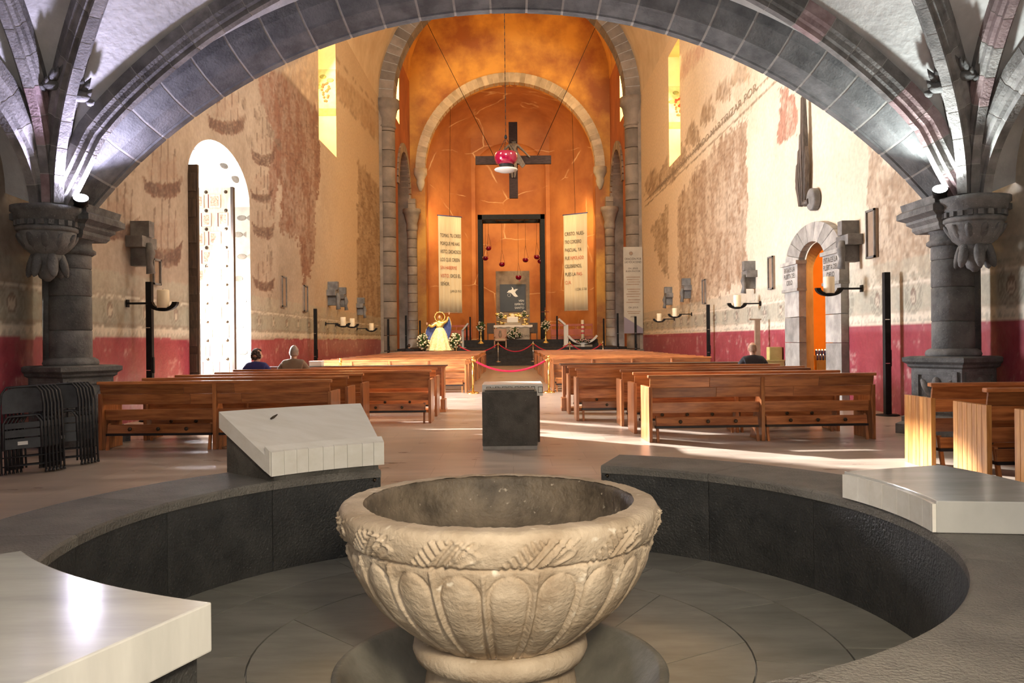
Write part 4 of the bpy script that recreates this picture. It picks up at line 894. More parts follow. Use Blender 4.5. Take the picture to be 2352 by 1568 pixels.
for x_, w_, k_ in gl:
    g = MB(); x = gx + x_ - 0.01; z0, z1 = (0.70, 0.79) if k_ == 'R' else (0.735, 0.795)
    g.box(x, x + 0.008, -0.426, -0.419, z0, z1)
    if k_ != 'i':
        g.box(x + w_, x + w_ + 0.008, -0.426, -0.419, z0, z1); g.box(x, x + w_ + 0.008, -0.426, -0.419, z1 - 0.008, z1)
        if k_ in 'rR': g.box(x, x + w_ + 0.008, -0.426, -0.419, z0, z0 + 0.008)
    g.build('carved_letter', M['knob'], t)
# ================================================================== PEWS
def pew(L, label, loc, rz=0, group=None, mid=True, staves=False, planks=3, knobs=True, full=True, h=0.94):
    t = thing('pew', label, 'pew', loc, rz, group); rr = random.Random(int(loc[1] * 100) + int(L * 10))
    for x in (0.0, L - 0.05):
        if staves and x == 0.0:
            w_ = 0.62 / 7
            e = bpy.data.objects.new('end_panel', None); COL.objects.link(e); e.parent = t
            for i in range(7): B(x, x + 0.05, 0.0 + i * w_ + 0.001, (i + 1) * w_ - 0.001, 0.0, 0.775).build('stave', M['pine'], e, 0.003, 1)
        else:
            e = MB().box(x, x + 0.05, 0.0, 0.60, 0.0, 0.775).build('end_panel', M['woodv'], t, 0.008)
    def slanted(x0, x1, z0, z1, y0, y1, th, nm, m=M['wood']):
        return MB().add([(x0, y0, z0), (x1, y0, z0), (x1, y1, z1), (x0, y1, z1), (x0, y0 + th, z0), (x1, y0 + th, z0), (x1, y1 + th, z1), (x0, y1 + th, z1)], [(0, 1, 2, 3), (7, 6, 5, 4), (0, 4, 5, 1), (1, 5, 6, 2), (2, 6, 7, 3), (3, 7, 4, 0)]).build(nm, m, t, 0.004, 1)
    x0, x1 = 0.02, L - 0.02
    if planks:
        for row, (za, zb_, ya, yb_) in enumerate(((0.62, 0.762, 0.055, 0.028), (0.764, h - 0.04, 0.028, 0.0))):
            xs = [x0]; 
            for q in range(planks - 1): xs.append(x0 + (x1 - x0) * ((q + 1) / planks + (rr.random() - 0.5) * 0.2))
            xs.append(x1)
            for a, b in zip(xs, xs[1:]): slanted(a + 0.0006, b - 0.0006, za, zb_, ya, yb_, 0.03, 'back_plank')
    else: slanted(x0, x1, 0.62, h - 0.04, 0.055, 0.0, 0.03, 'back_board')
    MB().box(x0 - 0.03, x1 + 0.03, -0.02, 0.065, h - 0.042, h).build('top_rail', M['wood'], t, 0.010)
    slanted(x0 + 0.035, x1 - 0.035, 0.40, 0.55, 0.10, 0.075, 0.028, 'lower_back')
    MB().box(x0 + 0.035, x1 - 0.035, 0.12, 0.56, 0.405, 0.44).build('seat', M['wood'], t, 0.006)
    if full:
        mids = [L / 2] if mid else []
        if L > 4.2: mids = [L / 4, L / 2, 3 * L / 4]
        for xm in mids:
            MB().add([(xm - 0.025, -0.015, 0.0), (xm + 0.025, -0.015, 0.0), (xm + 0.025, -0.015, h - 0.04), (xm - 0.025, -0.015, h - 0.04), (xm - 0.025, 0.52, 0.0), (xm + 0.025, 0.52, 0.0), (xm + 0.025, 0.10, h - 0.04), (xm - 0.025, 0.10, h - 0.04)], [(0, 1, 2, 3), (7, 6, 5, 4), (0, 4, 5, 1), (1, 5, 6, 2), (2, 6, 7, 3), (3, 7, 4, 0)]).build('support', M['woodv'], t, 0.004, 1)
        ends = [0.05] + mids + [L - 0.05]
        for a, b in zip(ends, ends[1:]):
            k = slanted(a + 0.06, b - 0.06, 0.225, 0.345, 0.02, 0.04, 0.025, 'kneeler')
            MB().box(a + 0.05, b - 0.05, 0.005, 0.12, 0.195, 0.226).build('kneeler_pad', M['pad'], t)
            for xx in (a + 0.075, b - 0.075):
                MB().add([(xx - 0.018, -0.02, 0.0), (xx + 0.018, -0.02, 0.0), (xx + 0.018, 0.07, 0.36), (xx - 0.018, 0.07, 0.36), (xx - 0.018, 0.02, 0.0), (xx + 0.018, 0.02, 0.0), (xx + 0.018, 0.11, 0.36), (xx - 0.018, 0.11, 0.36)], [(0, 1, 2, 3), (7, 6, 5, 4), (0, 4, 5, 1), (1, 5, 6, 2), (2, 6, 7, 3), (3, 7, 4, 0)]).build('kneeler_leg', M['woodv'], t)
            if knobs:
                for q in (0.25, 0.5, 0.75):
                    xx = a + (b - a) * q; Mx = Matrix.Translation((xx, 0.025, 0.287)) @ Matrix.Rotation(rad(90), 4, 'X')
                    kb = MB().lathe([(0.012, -0.01), (0.012, 0.02), (0.026, 0.024), (0.026, 0.042), (0.015, 0.05)], 10); kb.v = [tuple(Mx @ Vector(p)) for p in kb.v]; kb.build('knob', M['knob'], t)
    return t
G1 = 'pews in the rows nearest the font'
ordw = ['first', 'second', 'third', 'fourth', 'fifth', 'sixth', 'seventh', 'eighth', 'ninth', 'tenth', 'eleventh', 'twelfth', 'thirteenth', 'fourteenth', 'fifteenth', 'sixteenth', 'seventeenth', 'eighteenth', 'nineteenth']
for i, (x0, x1, y, r) in enumerate(((1.90, 5.12, 11.66, 2.2), (1.85, 5.02, 12.77, 1.0), (1.80, 4.95, 13.87, 0.5), (1.13, 5.18, 14.84, 0), (1.08, 5.18, 16.2, 0))):
    pew(x1 - x0, 'wooden pew right of the aisle, %s row counted from the font' % ordw[i], (x0, y, 0), rad(r), G1, planks=3)
for i, (x0, x1, y, r) in enumerate(((-5.68, -2.48, 11.45, -0.5), (-5.55, -2.47, 12.55, 0), (-5.50, -2.44, 13.65, 0), (-5.25, -1.44, 14.75, 0), (-5.35, -1.45, 16.05, 0))):
    pew(x1 - x0, 'wooden pew left of the aisle, %s row counted from the font' % ordw[i], (x0, y, 0), rad(r), G1, planks=3)
for i, (x0, y) in enumerate(((4.53, 9.05), (4.57, 8.06), (4.60, 7.05))):
    pew(2.45, 'pew with honey pine end panel at the right wall, %s from the column' % ordw[i], (x0, y, 0), 0, G1, planks=2, staves=True, mid=False)
# panelled prayer desks closing the front blocks
for s, x0, x1, y, sd in ((1, 1.05, 5.25, 17.4, 'right'), (-1, -5.45, -1.42, 17.4, 'left')):
    t = thing('prayer_desk', 'tall panelled wooden prayer desk with a dark padded top, %s of the aisle' % sd, 'desk', (x0, y, 0)); L = x1 - x0
    for x in (0, L - 0.06): MB().box(x, x + 0.06, 0, 0.34, 0.0, 0.92).build('end_panel', M['woodv'], t, 0.008)
    for q in range(4): MB().box(0.06 + q * (L - 0.12) / 4 + 0.001, 0.06 + (q + 1) * (L - 0.12) / 4 - 0.001, 0.03, 0.06, 0.30, 0.92).build('back_plank', M['wood'], t, 0.003, 1)
    MB().box(-0.05, L + 0.05, -0.03, 0.40, 0.92, 0.945).build('desk_top', M['pad'], t, 0.008)
    MB().box(-0.05, L + 0.05, -0.035, -0.02, 0.90, 0.935).build('top_edge', M['wood'], t, 0.004)
    MB().box(-0.06, L + 0.06, -0.42, 0.02, 0.0, 0.06).build('foot_board', M['wood'], t, 0.006)
    for x in (-0.05, L - 0.05): MB().box(x, x + 0.10, -0.40, 0.0, 0.0, 0.26).build('kneeler_end', M['woodv'], t, 0.006)
# far blocks
for s, sd in ((1, 'right'), (-1, 'left')):
    x0, x1 = (1.12, 5.55) if s > 0 else (-5.55, -1.28)
    for i in range(18):
        y = 23.3 + 1.08 * i
        pew(x1 - x0, 'dark wooden pew %s of the aisle, %s row behind the rope posts' % (sd, ordw[i]), (x0 + (0.03 * math.sin(i)), y, 0), 0, 'pews in the long rows towards the altar', planks=2 if i < 3 else 0, knobs=False, full=i < 2)
# ================================================================== STANCHIONS AND ROPES
def stanchion(loc, label, m=M['brass'], h=0.98):
    t = thing('stanchion', label, 'stanchion', loc, 0, 'rope posts')
    MB().lathe([(0.17, 0.0), (0.17, 0.02), (0.12, 0.045), (0.045, 0.06), (0.03, 0.09)], 24).build('base', m, t)
    MB().lathe([(0.027, 0.07), (0.027, h - 0.08)], 14).build('pole', m, t)
    MB().lathe([(0.035, h - 0.10), (0.04, h - 0.08), (0.04, h - 0.03), (0.03, h - 0.02)], 14).build('collar', m, t)
    MB().ell((0, 0, h + 0.01), 0.04, 0.04, 0.035, 12, 7).build('finial', m, t)
    return t
def rope(a, b, sag, label, r=0.028):
    a = Vector(a); b = Vector(b); t = thing('rope', label, 'rope', a, 0, 'velvet ropes'); pts = []
    for i in range(21):
        u = i / 20; p = (b - a) * u; p.z -= sag * 4 * u * (1 - u); pts.append(p)
    MB().tube(pts, r, 8).build('velvet', M['velvet'], t)
    for p, q in ((pts[0], pts[1]), (pts[-1], pts[-2])): MB().tube([p - (q - p) * 0.4, p + (q - p) * 0.4], r * 1.25, 8).build('end_cap', M['brass'], t)
stanchion((-1.08, 22.9, 0), 'brass rope post at the left side of the aisle'); stanchion((1.0, 22.9, 0), 'brass rope post at the right side of the aisle')
rope((-1.03, 22.9, 0.90), (0.95, 22.9, 0.90), 0.30, 'bright red velvet rope drooping across the aisle')
stanchion((-4.6, 22.4, 0), 'brass rope post beside the left wall pews')
FS = [(-3.2, 47.8), (-0.80, 47.8), (1.20, 47.8), (3.3, 47.8), (5.2, 47.8)]
for i, (x, y) in enumerate(FS): stanchion((x, y, 0.2), 'steel rope post on the altar steps, %s from the left' % ordw[i], M['steel'], 1.12)
for i, (a, b) in enumerate(zip(FS, FS[1:])): rope((a[0] + 0.05, a[1], 1.22), (b[0] - 0.05, b[1], 1.22), 0.42, 'dark red rope before the altar steps, %s from the left' % ordw[i], 0.03)
# ================================================================== FOLDING CHAIRS
def folding_chair(label):
    t = thing('folding_chair', label, 'chair', (0, 0, 0), 0, 'folded chairs leaning by the left column')
    W_ = 0.22
    pts = [(-W_, 0, 0.0), (-W_, 0, 0.78), (-W_ + 0.02, 0, 0.93), (-W_ + 0.07, 0, 1.0), (W_ - 0.07, 0, 1.0), (W_ - 0.02, 0, 0.93), (W_, 0, 0.78), (W_, 0, 0.0)]
    MB().tube(pts, 0.012, 8).build('front_frame', M['chairm'], t)
    bk = []
    for i in range(9):
        u = -W_ + 0.02 + (2 * W_ - 0.04) * i / 8; d = 0.012 * math.cos(math.pi * (i / 8 - 0.5)); ztop = 0.99 - 0.05 * abs(i / 4 - 1) ** 3; bk.append([(u, d, 0.70), (u, d, ztop), (u, d + 0.012, ztop), (u, d + 0.012, 0.70)])
    MB().sweep(bk).build('backrest', M['chairm'], t)
    se = MB()
    sp = [(-0.19, 0, 0.28), (-0.19, 0, 0.58), (-0.14, 0, 0.66), (0.14, 0, 0.66), (0.19, 0, 0.58), (0.19, 0, 0.28)]
    se.tube([(x, y - 0.02, z) for x, y, z in sp], 0.014, 8); st = se.build('seat_frame', M['chairm'], t)
    for z0, z1 in ((0.42, 0.50), (0.52, 0.58), (0.29, 0.40)): B(-0.175, 0.175, -0.022, -0.012, z0, z1).build('seat_pan', M['chairm'], st)
    B(-0.05, 0.05, -0.026, -0.022, 0.33, 0.37).build('sticker', M['paper'], st)
    for x in (-0.17, 0.17): MB().tube([(x, 0.025, 0.06), (x * 1.1, 0.03, 0.72)], 0.011, 8).build('rear_leg', M['chairm'], t)
    for z in (0.10, 0.20): MB().tube([(-W_, 0.0, z), (W_, 0.0, z)], 0.008, 6).build('cross_bar', M['chairm'], t)
    for x in (-W_, W_): MB().lathe([(0.016, 0.0), (0.016, 0.03)], 10, (x, 0, 0)).build('foot_cap', M['pad'], t)
    return t
proto = None
for k, (bx_, by_, n_, nm, yaw) in enumerate(((-5.38, 9.95, 6, 'right hand stack', rad(22)), (-5.50, 9.40, 6, 'left hand stack', rad(22)))):
    dirn = Vector((-math.sin(yaw), math.cos(yaw), 0))
    for i in range(n_):
        lab = 'black metal folding chair, %s from the front of the %s' % (ordw[i], nm)
        loc = Vector((bx_, by_, 0)) + dirn * (0.05 * i) + Vector((0.035 * i, 0, 0))
        if proto is None: proto = folding_chair(lab); c_ = proto; c_.location = loc
        else: c_ = copy_tree(proto, loc, 0, lab)
        c_.rotation_euler = (rad(-12), rad(-3), yaw)
# ================================================================== PEOPLE
def skin_mesh(name, verts, edges, radii, m, parent, sub=2):
    me = bpy.data.meshes.new(name); me.from_pydata([tuple(v) for v in verts], edges, []); o = link(name, me, parent)
    bpy.context.view_layer.update()
    md = o.modifiers.new('skin', 'SKIN'); md.use_smooth_shade = True
    for i, r in enumerate(radii):
        sv = me.skin_vertices[0].data[i] if me.skin_vertices else None
        if sv is None: break
        sv.radius = (r if isinstance(r, tuple) else (r, r)); sv.use_root = (i == 0)
    ss = o.modifiers.new('subdivide', 'SUBSURF'); ss.levels = sub; ss.render_levels = sub
    me.materials.append(m); return o
def ensure_skin(me):
    if not me.skin_vertices:
        bm = bmesh.new(); bm.from_mesh(me); bm.verts.layers.skin.verify(); bm.to_mesh(me); bm.free()
_old = skin_mesh
def skin_mesh(name, verts, edges, radii, m, parent, sub=2):
    me = bpy.data.meshes.new(name); me.from_pydata([tuple(v) for v in verts], edges, []); ensure_skin(me); o = link(name, me, parent)
    for i, r in enumerate(radii):
        sv = me.skin_vertices[0].data[i]; sv.radius = (r if isinstance(r, tuple) else (r, r)); sv.use_root = (i == 0)
    md = o.modifiers.new('skin', 'SKIN'); md.use_smooth_shade = True
    ss = o.modifiers.new('subdivide', 'SUBSURF'); ss.levels = sub; ss.render_levels = sub
    me.materials.append(m); return o
def head_mesh(c, turn, s=1.0):
    """head facing +Y turned by angle (positive = to the right), with nose, brow, chin, ears"""
    mb = MB(); rows = []; n, m_ = 28, 20
    for i in range(m_ + 1):
        th = math.pi * i / m_; row = []
        for j in range(n):
            a = 2 * math.pi * j / n; x = math.sin(th) * math.sin(a); y = math.sin(th) * math.cos(a); z = math.cos(th)
            px = 0.076 * x; py = 0.098 * y; pz = 0.122 * z
            if z < 0: px *= 1 - 0.28 * (-z); py *= 1 - 0.10 * (-z)
            if y > 0:
                nose = math.exp(-(x / 0.16) ** 2 - ((z + 0.12) / 0.20) ** 2); py += 0.026 * nose
                py -= 0.010 * (math.exp(-((abs(x) - 0.36) / 0.17) ** 2 - ((z - 0.05) / 0.13) ** 2)); py += 0.006 * math.exp(-(x / 0.4) ** 2 - ((z + 0.50) / 0.10) ** 2); py += 0.012 * math.exp(-(x / 0.3) ** 2 - ((z + 0.85) / 0.15) ** 2)
            if y < 0 and z < -0.2: py *= 0.80
            row.append(Vector((px, py, pz)) * s)
        rows.append(row)
    R_ = Matrix.Rotation(-turn, 4, 'Z'); T = Matrix.Translation(c) @ R_
    mb.grid([[T @ p for p in r] for r in rows], closed_v=True)
    for q in (-1, 1):
        mb.ell(T @ Vector((q * 0.078 * s, -0.005 * s, -0.012 * s)), 0.012 * s, 0.020 * s, 0.032 * s, 8, 6, R_.to_3x3())
    return mb, T
def person(label, loc, top, bottom, hair, turn=0.0, hairstyle='short', s=1.0, lean=0.0, vest=None):
    """seated figure facing +Y, origin on the floor under the hips"""
    t = thing('person', label, 'person', loc)
    hz = 0.49; s0 = s; s = s * 1.17
    hd = Vector((0, 0.03 + lean, hz + 0.605 * s))
    mb, T = head_mesh(hd, turn, s0)
    nk = Vector((0, 0.0 + lean * 0.7, hz + 0.50 * s))
    mb.tube([nk - Vector((0, -0.01, 0.06)), nk, hd - Vector((0, 0.02, 0.06))], [0.060 * s0, 0.056 * s0, 0.058 * s0], 14)
    # torso, limbs and hands of the same body
    for q in (-1, 1):
        wr = Vector((q * 0.13, 0.34, hz + 0.09)); mb.ell(wr + Vector((0, 0.05, -0.01)), 0.040, 0.055, 0.020, 10, 6)
        for f in range(4): mb.tube([wr + Vector((q * (-0.028 + 0.019 * f), 0.09, -0.01)), wr + Vector((q * (-0.028 + 0.019 * f), 0.125, -0.015)), wr + Vector((q * (-0.028 + 0.019 * f), 0.15 - 0.01 * abs(f - 1.5), -0.03))], [0.009, 0.0085, 0.007], 6)
        mb.tube([wr + Vector((-q * 0.03, 0.04, 0)), wr + Vector((-q * 0.055, 0.075, 0)), wr + Vector((-q * 0.055, 0.10, -0.01))], [0.011, 0.010, 0.008], 6)
    mb.tube([(0, 0.0, hz + 0.05), (0, 0.0, hz + 0.25), (0, -0.01 + lean * 0.4, hz + 0.45 * s), nk], [0.09, 0.09, 0.08, 0.055], 14)
    mb.build('body', M['skin'], t)
    # clothing: top with sleeves
    V = [(0, -0.02, hz + 0.03), (0, -0.04, hz + 0.22 * s), (0, -0.02 + lean * 0.4, hz + 0.40 * s), (0, lean * 0.6, hz + 0.50 * s)]
    E_ = [(0, 1), (1, 2), (2, 3)]; R_ = [(0.17 * s, 0.13 * s), (0.165 * s, 0.12 * s), (0.165 * s, 0.115 * s), (0.080 * s, 0.072 * s)]
    for q in (-1, 1):
        b = len(V); V += [(q * 0.14 * s, -0.01 + lean * 0.5, hz + 0.425 * s), (q * 0.205 * s, 0.0, hz + 0.34 * s), (q * 0.25 * s, 0.03, hz + 0.19 * s), (q * 0.20 * s, 0.18, hz + 0.11), (q * 0.135, 0.33, hz + 0.09)]
        E_ += [(2, b), (b, b + 1), (b + 1, b + 2), (b + 2, b + 3), (b + 3, b + 4)]; R_ += [0.070 * s, 0.066 * s, 0.056 * s, 0.048 * s, 0.036]
    skin_mesh('upper_clothing', V, E_, R_, vest or top, t)
    if vest is not None:
        for q in (-1, 1): skin_mesh('sleeve', V[4 + (0 if q < 0 else 5) + 1: 4 + (0 if q < 0 else 5) + 5], [(0, 1), (1, 2), (2, 3)], [0.074, 0.064, 0.054, 0.040], top, t)
    V = [(0, -0.02, hz + 0.04)]; E_ = []; R_ = [(0.165 * s, 0.13)]
    for q in (-1, 1):
        b = len(V); V += [(q * 0.095, 0.08, hz + 0.02), (q * 0.12, 0.28, hz + 0.03), (q * 0.12, 0.44, hz), (q * 0.12, 0.46, 0.26), (q * 0.12, 0.47, 0.09)]
        E_ += [(0, b), (b, b + 1), (b + 1, b + 2), (b + 2, b + 3), (b + 3, b + 4)]; R_ += [0.095, 0.088, 0.07, 0.06, 0.05]
    skin_mesh('trousers', V, E_, R_, bottom, t)
    for q in (-1, 1):
        sh = MB(); sh.ell((q * 0.12, 0.52, 0.045), 0.045, 0.13, 0.045, 12, 8); sh.build('shoe', M['pad'], t)
    # hair
    s = s0; hb = MB(); R3 = Matrix.Rotation(-turn, 4, 'Z')
    if hairstyle == 'curly':
        r2 = random.Random(4)
        for i in range(90):
            a = r2.random() * 2 * math.pi; z = r2.uniform(-0.55, 1.0); q = math.sqrt(max(0, 1 - z * z)); p = Vector((0.080 * q * math.cos(a), 0.102 * q * math.sin(a), 0.125 * z)) * s
            if p.y > 0.045 and p.z < 0.06: continue
            hb.ell(T @ p, 0.026, 0.026, 0.026, 7, 5)
    else:
        rows = []
        for i in range(11):
            th = (0.30 if hairstyle == 'bald' else 0.0) * math.pi + (math.pi * (0.62 if hairstyle == 'bald' else 0.64) - (0.30 if hairstyle == 'bald' else 0) * math.pi) * i / 10; row = []
            for j in range(25):
                a = math.pi * (0.60 + 0.80 * j / 24) if hairstyle == 'bald' else 2 * math.pi * j / 24
                x = math.sin(th) * math.sin(a); y = math.sin(th) * math.cos(a); z = math.cos(th); e = 1.06
                if y > 0.1: 
                    zl = max(z, 0.45); z = zl
                row.append(T @ (Vector((0.078 * x * e, 0.100 * y * e, 0.124 * z * e)) * s))
            rows.append(row)
        hb.grid(rows)
    hb.build('hair', hair, t)
    return t
M['blue'] = mat('deep_blue_cloth', (0.012, 0.014, 0.10), (0.02, 0.025, 0.16), 0.8, scale=6)
M['taupe'] = mat('taupe_cloth', (0.13, 0.10, 0.075), (0.17, 0.135, 0.10), 0.85, scale=6)
M['navy'] = mat('black_vest_cloth', (0.012, 0.012, 0.018), (0.022, 0.022, 0.03), 0.8, scale=6)
M['turq'] = mat('turquoise_cloth', (0.02, 0.30, 0.42), (0.03, 0.38, 0.5), 0.8, scale=6)
M['hairdark'] = mat('dark_brown_hair', (0.025, 0.014, 0.012), (0.05, 0.03, 0.025), 0.55, scale=20)
M['hairgrey'] = mat('short_grey_hair', (0.18, 0.16, 0.15), (0.28, 0.26, 0.24), 0.7, scale=20)
M['hairsand'] = mat('sandy_hair', (0.22, 0.13, 0.08), (0.30, 0.2, 0.13), 0.7, scale=20)
M['denim'] = mat('dark_trousers', (0.03, 0.03, 0.04), (0.05, 0.05, 0.06), 0.85, scale=6)
person('woman with dark curly hair in a deep blue jacket seated in a left pew', (-5.02, 16.42, 0), M['blue'], M['denim'], M['hairdark'], turn=rad(62), hairstyle='curly', s=1.0)
person('grey haired man in a taupe shirt seated in a left pew, seen from behind', (-4.30, 16.45, 0), M['taupe'], M['denim'], M['hairgrey'], turn=rad(-8), s=1.08)
person('balding man in a black vest and turquoise shirt seated in a right pew', (4.78, 16.6, 0), M['turq'], M['denim'], M['hairsand'], turn=rad(-5), hairstyle='bald', s=1.04, vest=M['navy'])
person('figure in black kneeling low beside the flowers at the left pillar', (-5.55, 45.0, 0.0), M['navy'], M['denim'], M['hairdark'], turn=rad(20), s=0.98)
# ================================================================== LETTERING
def lettering(body, m, parent, origin, right, up, size=None, width=None, align='LEFT', thick=0.004, name='lettering', maxw=None):
    cu = bpy.data.curves.new('t', 'FONT'); cu.body = body; cu.align_x = align; cu.size = 1.0; cu.extrude = 0
    tmp = bpy.data.objects.new('t', cu); COL.objects.link(tmp); bpy.context.view_layer.update()
    me = bpy.data.meshes.new_from_object(tmp.evaluated_get(bpy.context.evaluated_depsgraph_get())); bpy.data.objects.remove(tmp); bpy.data.curves.remove(cu)
    xs = [v.co.x for v in me.vertices] or [0, 1]; wd = max(xs) - min(xs); sx = sy = size or width / wd
    if maxw and wd * sx > maxw: sx = maxw / wd
    if width and size: sx = width / wd
    right = Vector(right).normalized(); up = Vector(up).normalized(); nrm = right.cross(up); o0 = Vector(origin)
    for v in me.vertices: v.co = o0 + right * (v.co.x * sx) + up * (v.co.y * sy) + nrm * thick
    me.materials.append(m); ob = link(name, me, parent)
    if parent is not None: ob.matrix_parent_inverse = Matrix.Translation(-Vector(parent.location))
    return ob
def absparent(o, parent): o.matrix_parent_inverse = Matrix.Translation(-Vector(parent.location)); return o
lettering('EMPERADOR TAICOSAMA MANDO MARTIRIZAR POR', M['ink2'] if 'ink2' in M else mat('faded_fresco_lettering', (0.26, 0.19, 0.12), None, 0.9), wall_right, (XW - 0.006, 41.0, 8.53), (0, -1, 0), (0, 0, 1), size=0.36, width=17.0, name='painted_inscription')
# ================================================================== LEFT DOORWAY LEAVES
def door_leaf(name, x0, x1, y0, y1, z1, m, face):
    d = struct(B(x0, x1, y0, y1, 0.02, z1).build(name, m, None, 0.01)); return d
d1 = door_leaf('door_1', -8.24, -6.90, 18.43, 18.53, 5.40, M['darkwood'], -1)  # same door as the pale leaf; backlit shade put into dark wood
for r in range(9): B(-8.2, -6.94, 18.405, 18.43, 0.25 + r * 0.57, 0.65 + r * 0.57).build('board', M['darkwood'], d1, 0.01)
d2 = door_leaf('door_2', -8.24, -7.04, 21.2, 21.32, 5.40, M['litdoor'], -1)
B(-7.10, -7.03, 21.18, 21.33, 0.02, 5.41).build('edge_stile', M['darkwood'], d2, 0.006)
rr = random.Random(2)
M['carved'] = mat('carved_door_panel', (0.30, 0.17, 0.10), (0.62, 0.48, 0.36), 0.6, scale=22, bump=1.0, bscale=24)
for r in range(11):
    z = 0.35 + r * 0.47; offs = (-8.08, -7.71, -7.29) if r % 2 else (-7.92, -7.50)
    for x in offs:
        if x > -7.2: continue
        wdt = 0.15 if r % 2 == 0 else 0.12
        p = B(x - wdt, x + wdt, 21.17, 21.20, z - 0.17, z + 0.17).build('panel_frame', M['litdoor'], d2, 0.01)
        B(x - wdt + 0.05, x + wdt - 0.05, 21.162, 21.175, z - 0.12, z + 0.12).build('carved_panel', M['carved'], p, 0.003, 1)
        B(x - wdt - 0.012, x - wdt + 0.006, 21.16, 21.20, z - 0.17, z + 0.17).build('panel_edge_shade', M['velvetdk'] if 'velvetdk' in M else M.setdefault('velvetdk', mat('edge_shade_and_cross_red', (0.16, 0.03, 0.02), None, 0.7)), p)  # dark strip painted as the shadowed left edge of each panel
    for x in (-8.12, -7.72, -7.22):
        MB().lathe([(0.045, 0), (0.04, 0.02), (0.0, 0.05)], 10).build('stud', M['knob'], d2).matrix_local = Matrix.Translation((x, 21.195, z + 0.235)) @ Matrix.Rotation(rad(90), 4, 'X')
# fish and turtles painted on the far jamb and soffit
M['fish'] = mat('grey_fish_paint', (0.10, 0.09, 0.08), (0.16, 0.15, 0.13), 0.85, scale=10)
for i, z in enumerate((1.2, 1.9, 2.6, 3.2, 3.8, 4.4, 4.85)):
    f = MB(); x = -7.32 - 0.10 * (i % 2); f.ell((x, 22.740, z), 0.13, 0.006, 0.075, 10, 6); f.add([(x + 0.11, 22.735, z), (x + 0.22, 22.735, z + 0.08), (x + 0.22, 22.735, z - 0.08)], [(0, 1, 2)]); f.build('painted_fish', M['fish'], wall_left)
oL = OPEN_L[0]
for yy, xx in ((21.9, -7.5), (22.35, -7.35), (20.9, -8.0)):
    z = oL[3](yy); z2 = oL[3](yy + 0.05); sl = math.atan2(z2 - z, 0.05); Mx = Matrix.Rotation(sl, 3, 'X')
    f = MB(); f.ell((xx, yy, z - 0.004), 0.10, 0.16, 0.006, 10, 6, Mx); f.build('painted_turtle', M['fish'], wall_left)
# ================================================================== RIGHT SIDE DOORWAY
sdw = thing('stone_doorway', 'round headed stone doorway in the right wall opening to an amber room', 'doorway', (7.1, 19.35, 0))
def sblock(y0, y1, z0, z1, x0=-0.16, x1=0.02, nm='jamb_stone', m=None, bev=0.008): return MB().box(x0, x1, y0 - 19.35, y1 - 19.35, z0, z1).build(nm, m or M['jamb'], sdw, bev)
M['jamb'] = mat('doorway_stone', (0.20, 0.19, 0.175), (0.36, 0.34, 0.31), 0.8, scale=2.5, rand=0.25, bump=0.3, bscale=18)
for y0, y1 in ((17.62, 18.5), (20.2, 21.25)):
    z = 0
    for h in (0.62, 0.70, 0.62, 0.70): sblock(y0, y1, z + 0.006, z + h - 0.006); z += h
    sblock(y0 - 0.03, y1 + 0.03, 2.64, 3.22, -0.20, 0.02, 'impost'); sblock(y0 - 0.07, y1 + 0.07, 3.22, 3.31, -0.25, 0.02, 'impost_cornice'); sblock(y0 - 0.05, y1 + 0.05, 2.57, 2.64, -0.22, 0.02, 'impost_fillet')
for (y0, y1) in ((17.62, 18.5), (20.2, 21.25)):
    for i, tx in enumerate(('ESTA ES LA', 'PUERTA DEL', 'CIELO')):
        lettering(tx, M['ink'], sdw, (7.1 - 0.206, (y0 + y1) / 2, 3.06 - i * 0.16), (0, -1, 0), (0, 0, 1), size=0.16, align='CENTER', maxw=0.8, name='carved_inscription')
k = 9; yc = 19.35 - 19.35
for i in range(k):
    a0 = math.pi * i / k + 0.006; a1 = math.pi * (i + 1) / k - 0.006; ring = []
    for q in range(4):
        a = a0 + (a1 - a0) * q / 3; c, s_ = math.cos(a), math.sin(a)
        ring.append([(x, -(0.85 + e * 1.0) * c + 0.04, 3.2 + (0.46 + e * 0.46) * s_) for x, e in ((-0.16, 0), (0.02, 0), (0.02, 0.95), (-0.16, 0.95))])
    MB().sweep(ring).build('voussoir', M['jamb'], sdw, 0.006, 1)
# amber room behind
rm = MB(); x0, x1, y0, y1 = 7.6, 11.2, 16.5, 26.5
rm.add([(x1, y0, 0), (x1, y1, 0), (x1, y1, 5), (x1, y0, 5)], [(0, 1, 2, 3)]); rm.add([(x0, y1, 0), (x1, y1, 0), (x1, y1, 5), (x0, y1, 5)], [(0, 1, 2, 3)]); rm.add([(x0, y0, 0), (x1, y0, 0), (x1, y0, 5), (x0, y0, 5)], [(0, 1, 2, 3)]); rm.add([(x0, y0, 5), (x1, y0, 5), (x1, y1, 5), (x0, y1, 5)], [(0, 1, 2, 3)])
for (a, b) in ((y0, 18.5), (21.05, y1)): rm.add([(x0, a, 0), (x0, b, 0), (x0, b, 5), (x0, a, 5)], [(0, 1, 2, 3)])
rm.add([(x0, 18.5, 3.6), (x0, 21.05, 3.6), (x0, 21.05, 5), (x0, 18.5, 5)], [(0, 1, 2, 3)])
struct(rm.build('wall_side_room', M['roomor']))
light('POINT', 'side_room_lamp', (9.4, 21.5, 4.2), (9, 20, 0), 520, (1, 0.55, 0.16), 0.25)
t = thing('candle_rack', 'small wooden stand of blue votive glasses inside the stone doorway', 'stand', (7.98, 21.3, 0), rad(-12))
MB().box(-0.24, 0.24, -0.20, 0.20, 0, 0.86).build('cabinet', M['ochrebox'], t, 0.01); MB().box(-0.21, 0.21, -0.21, -0.19, 0.3, 0.8).build('front_panel', M['ochrebox'], t, 0.01)
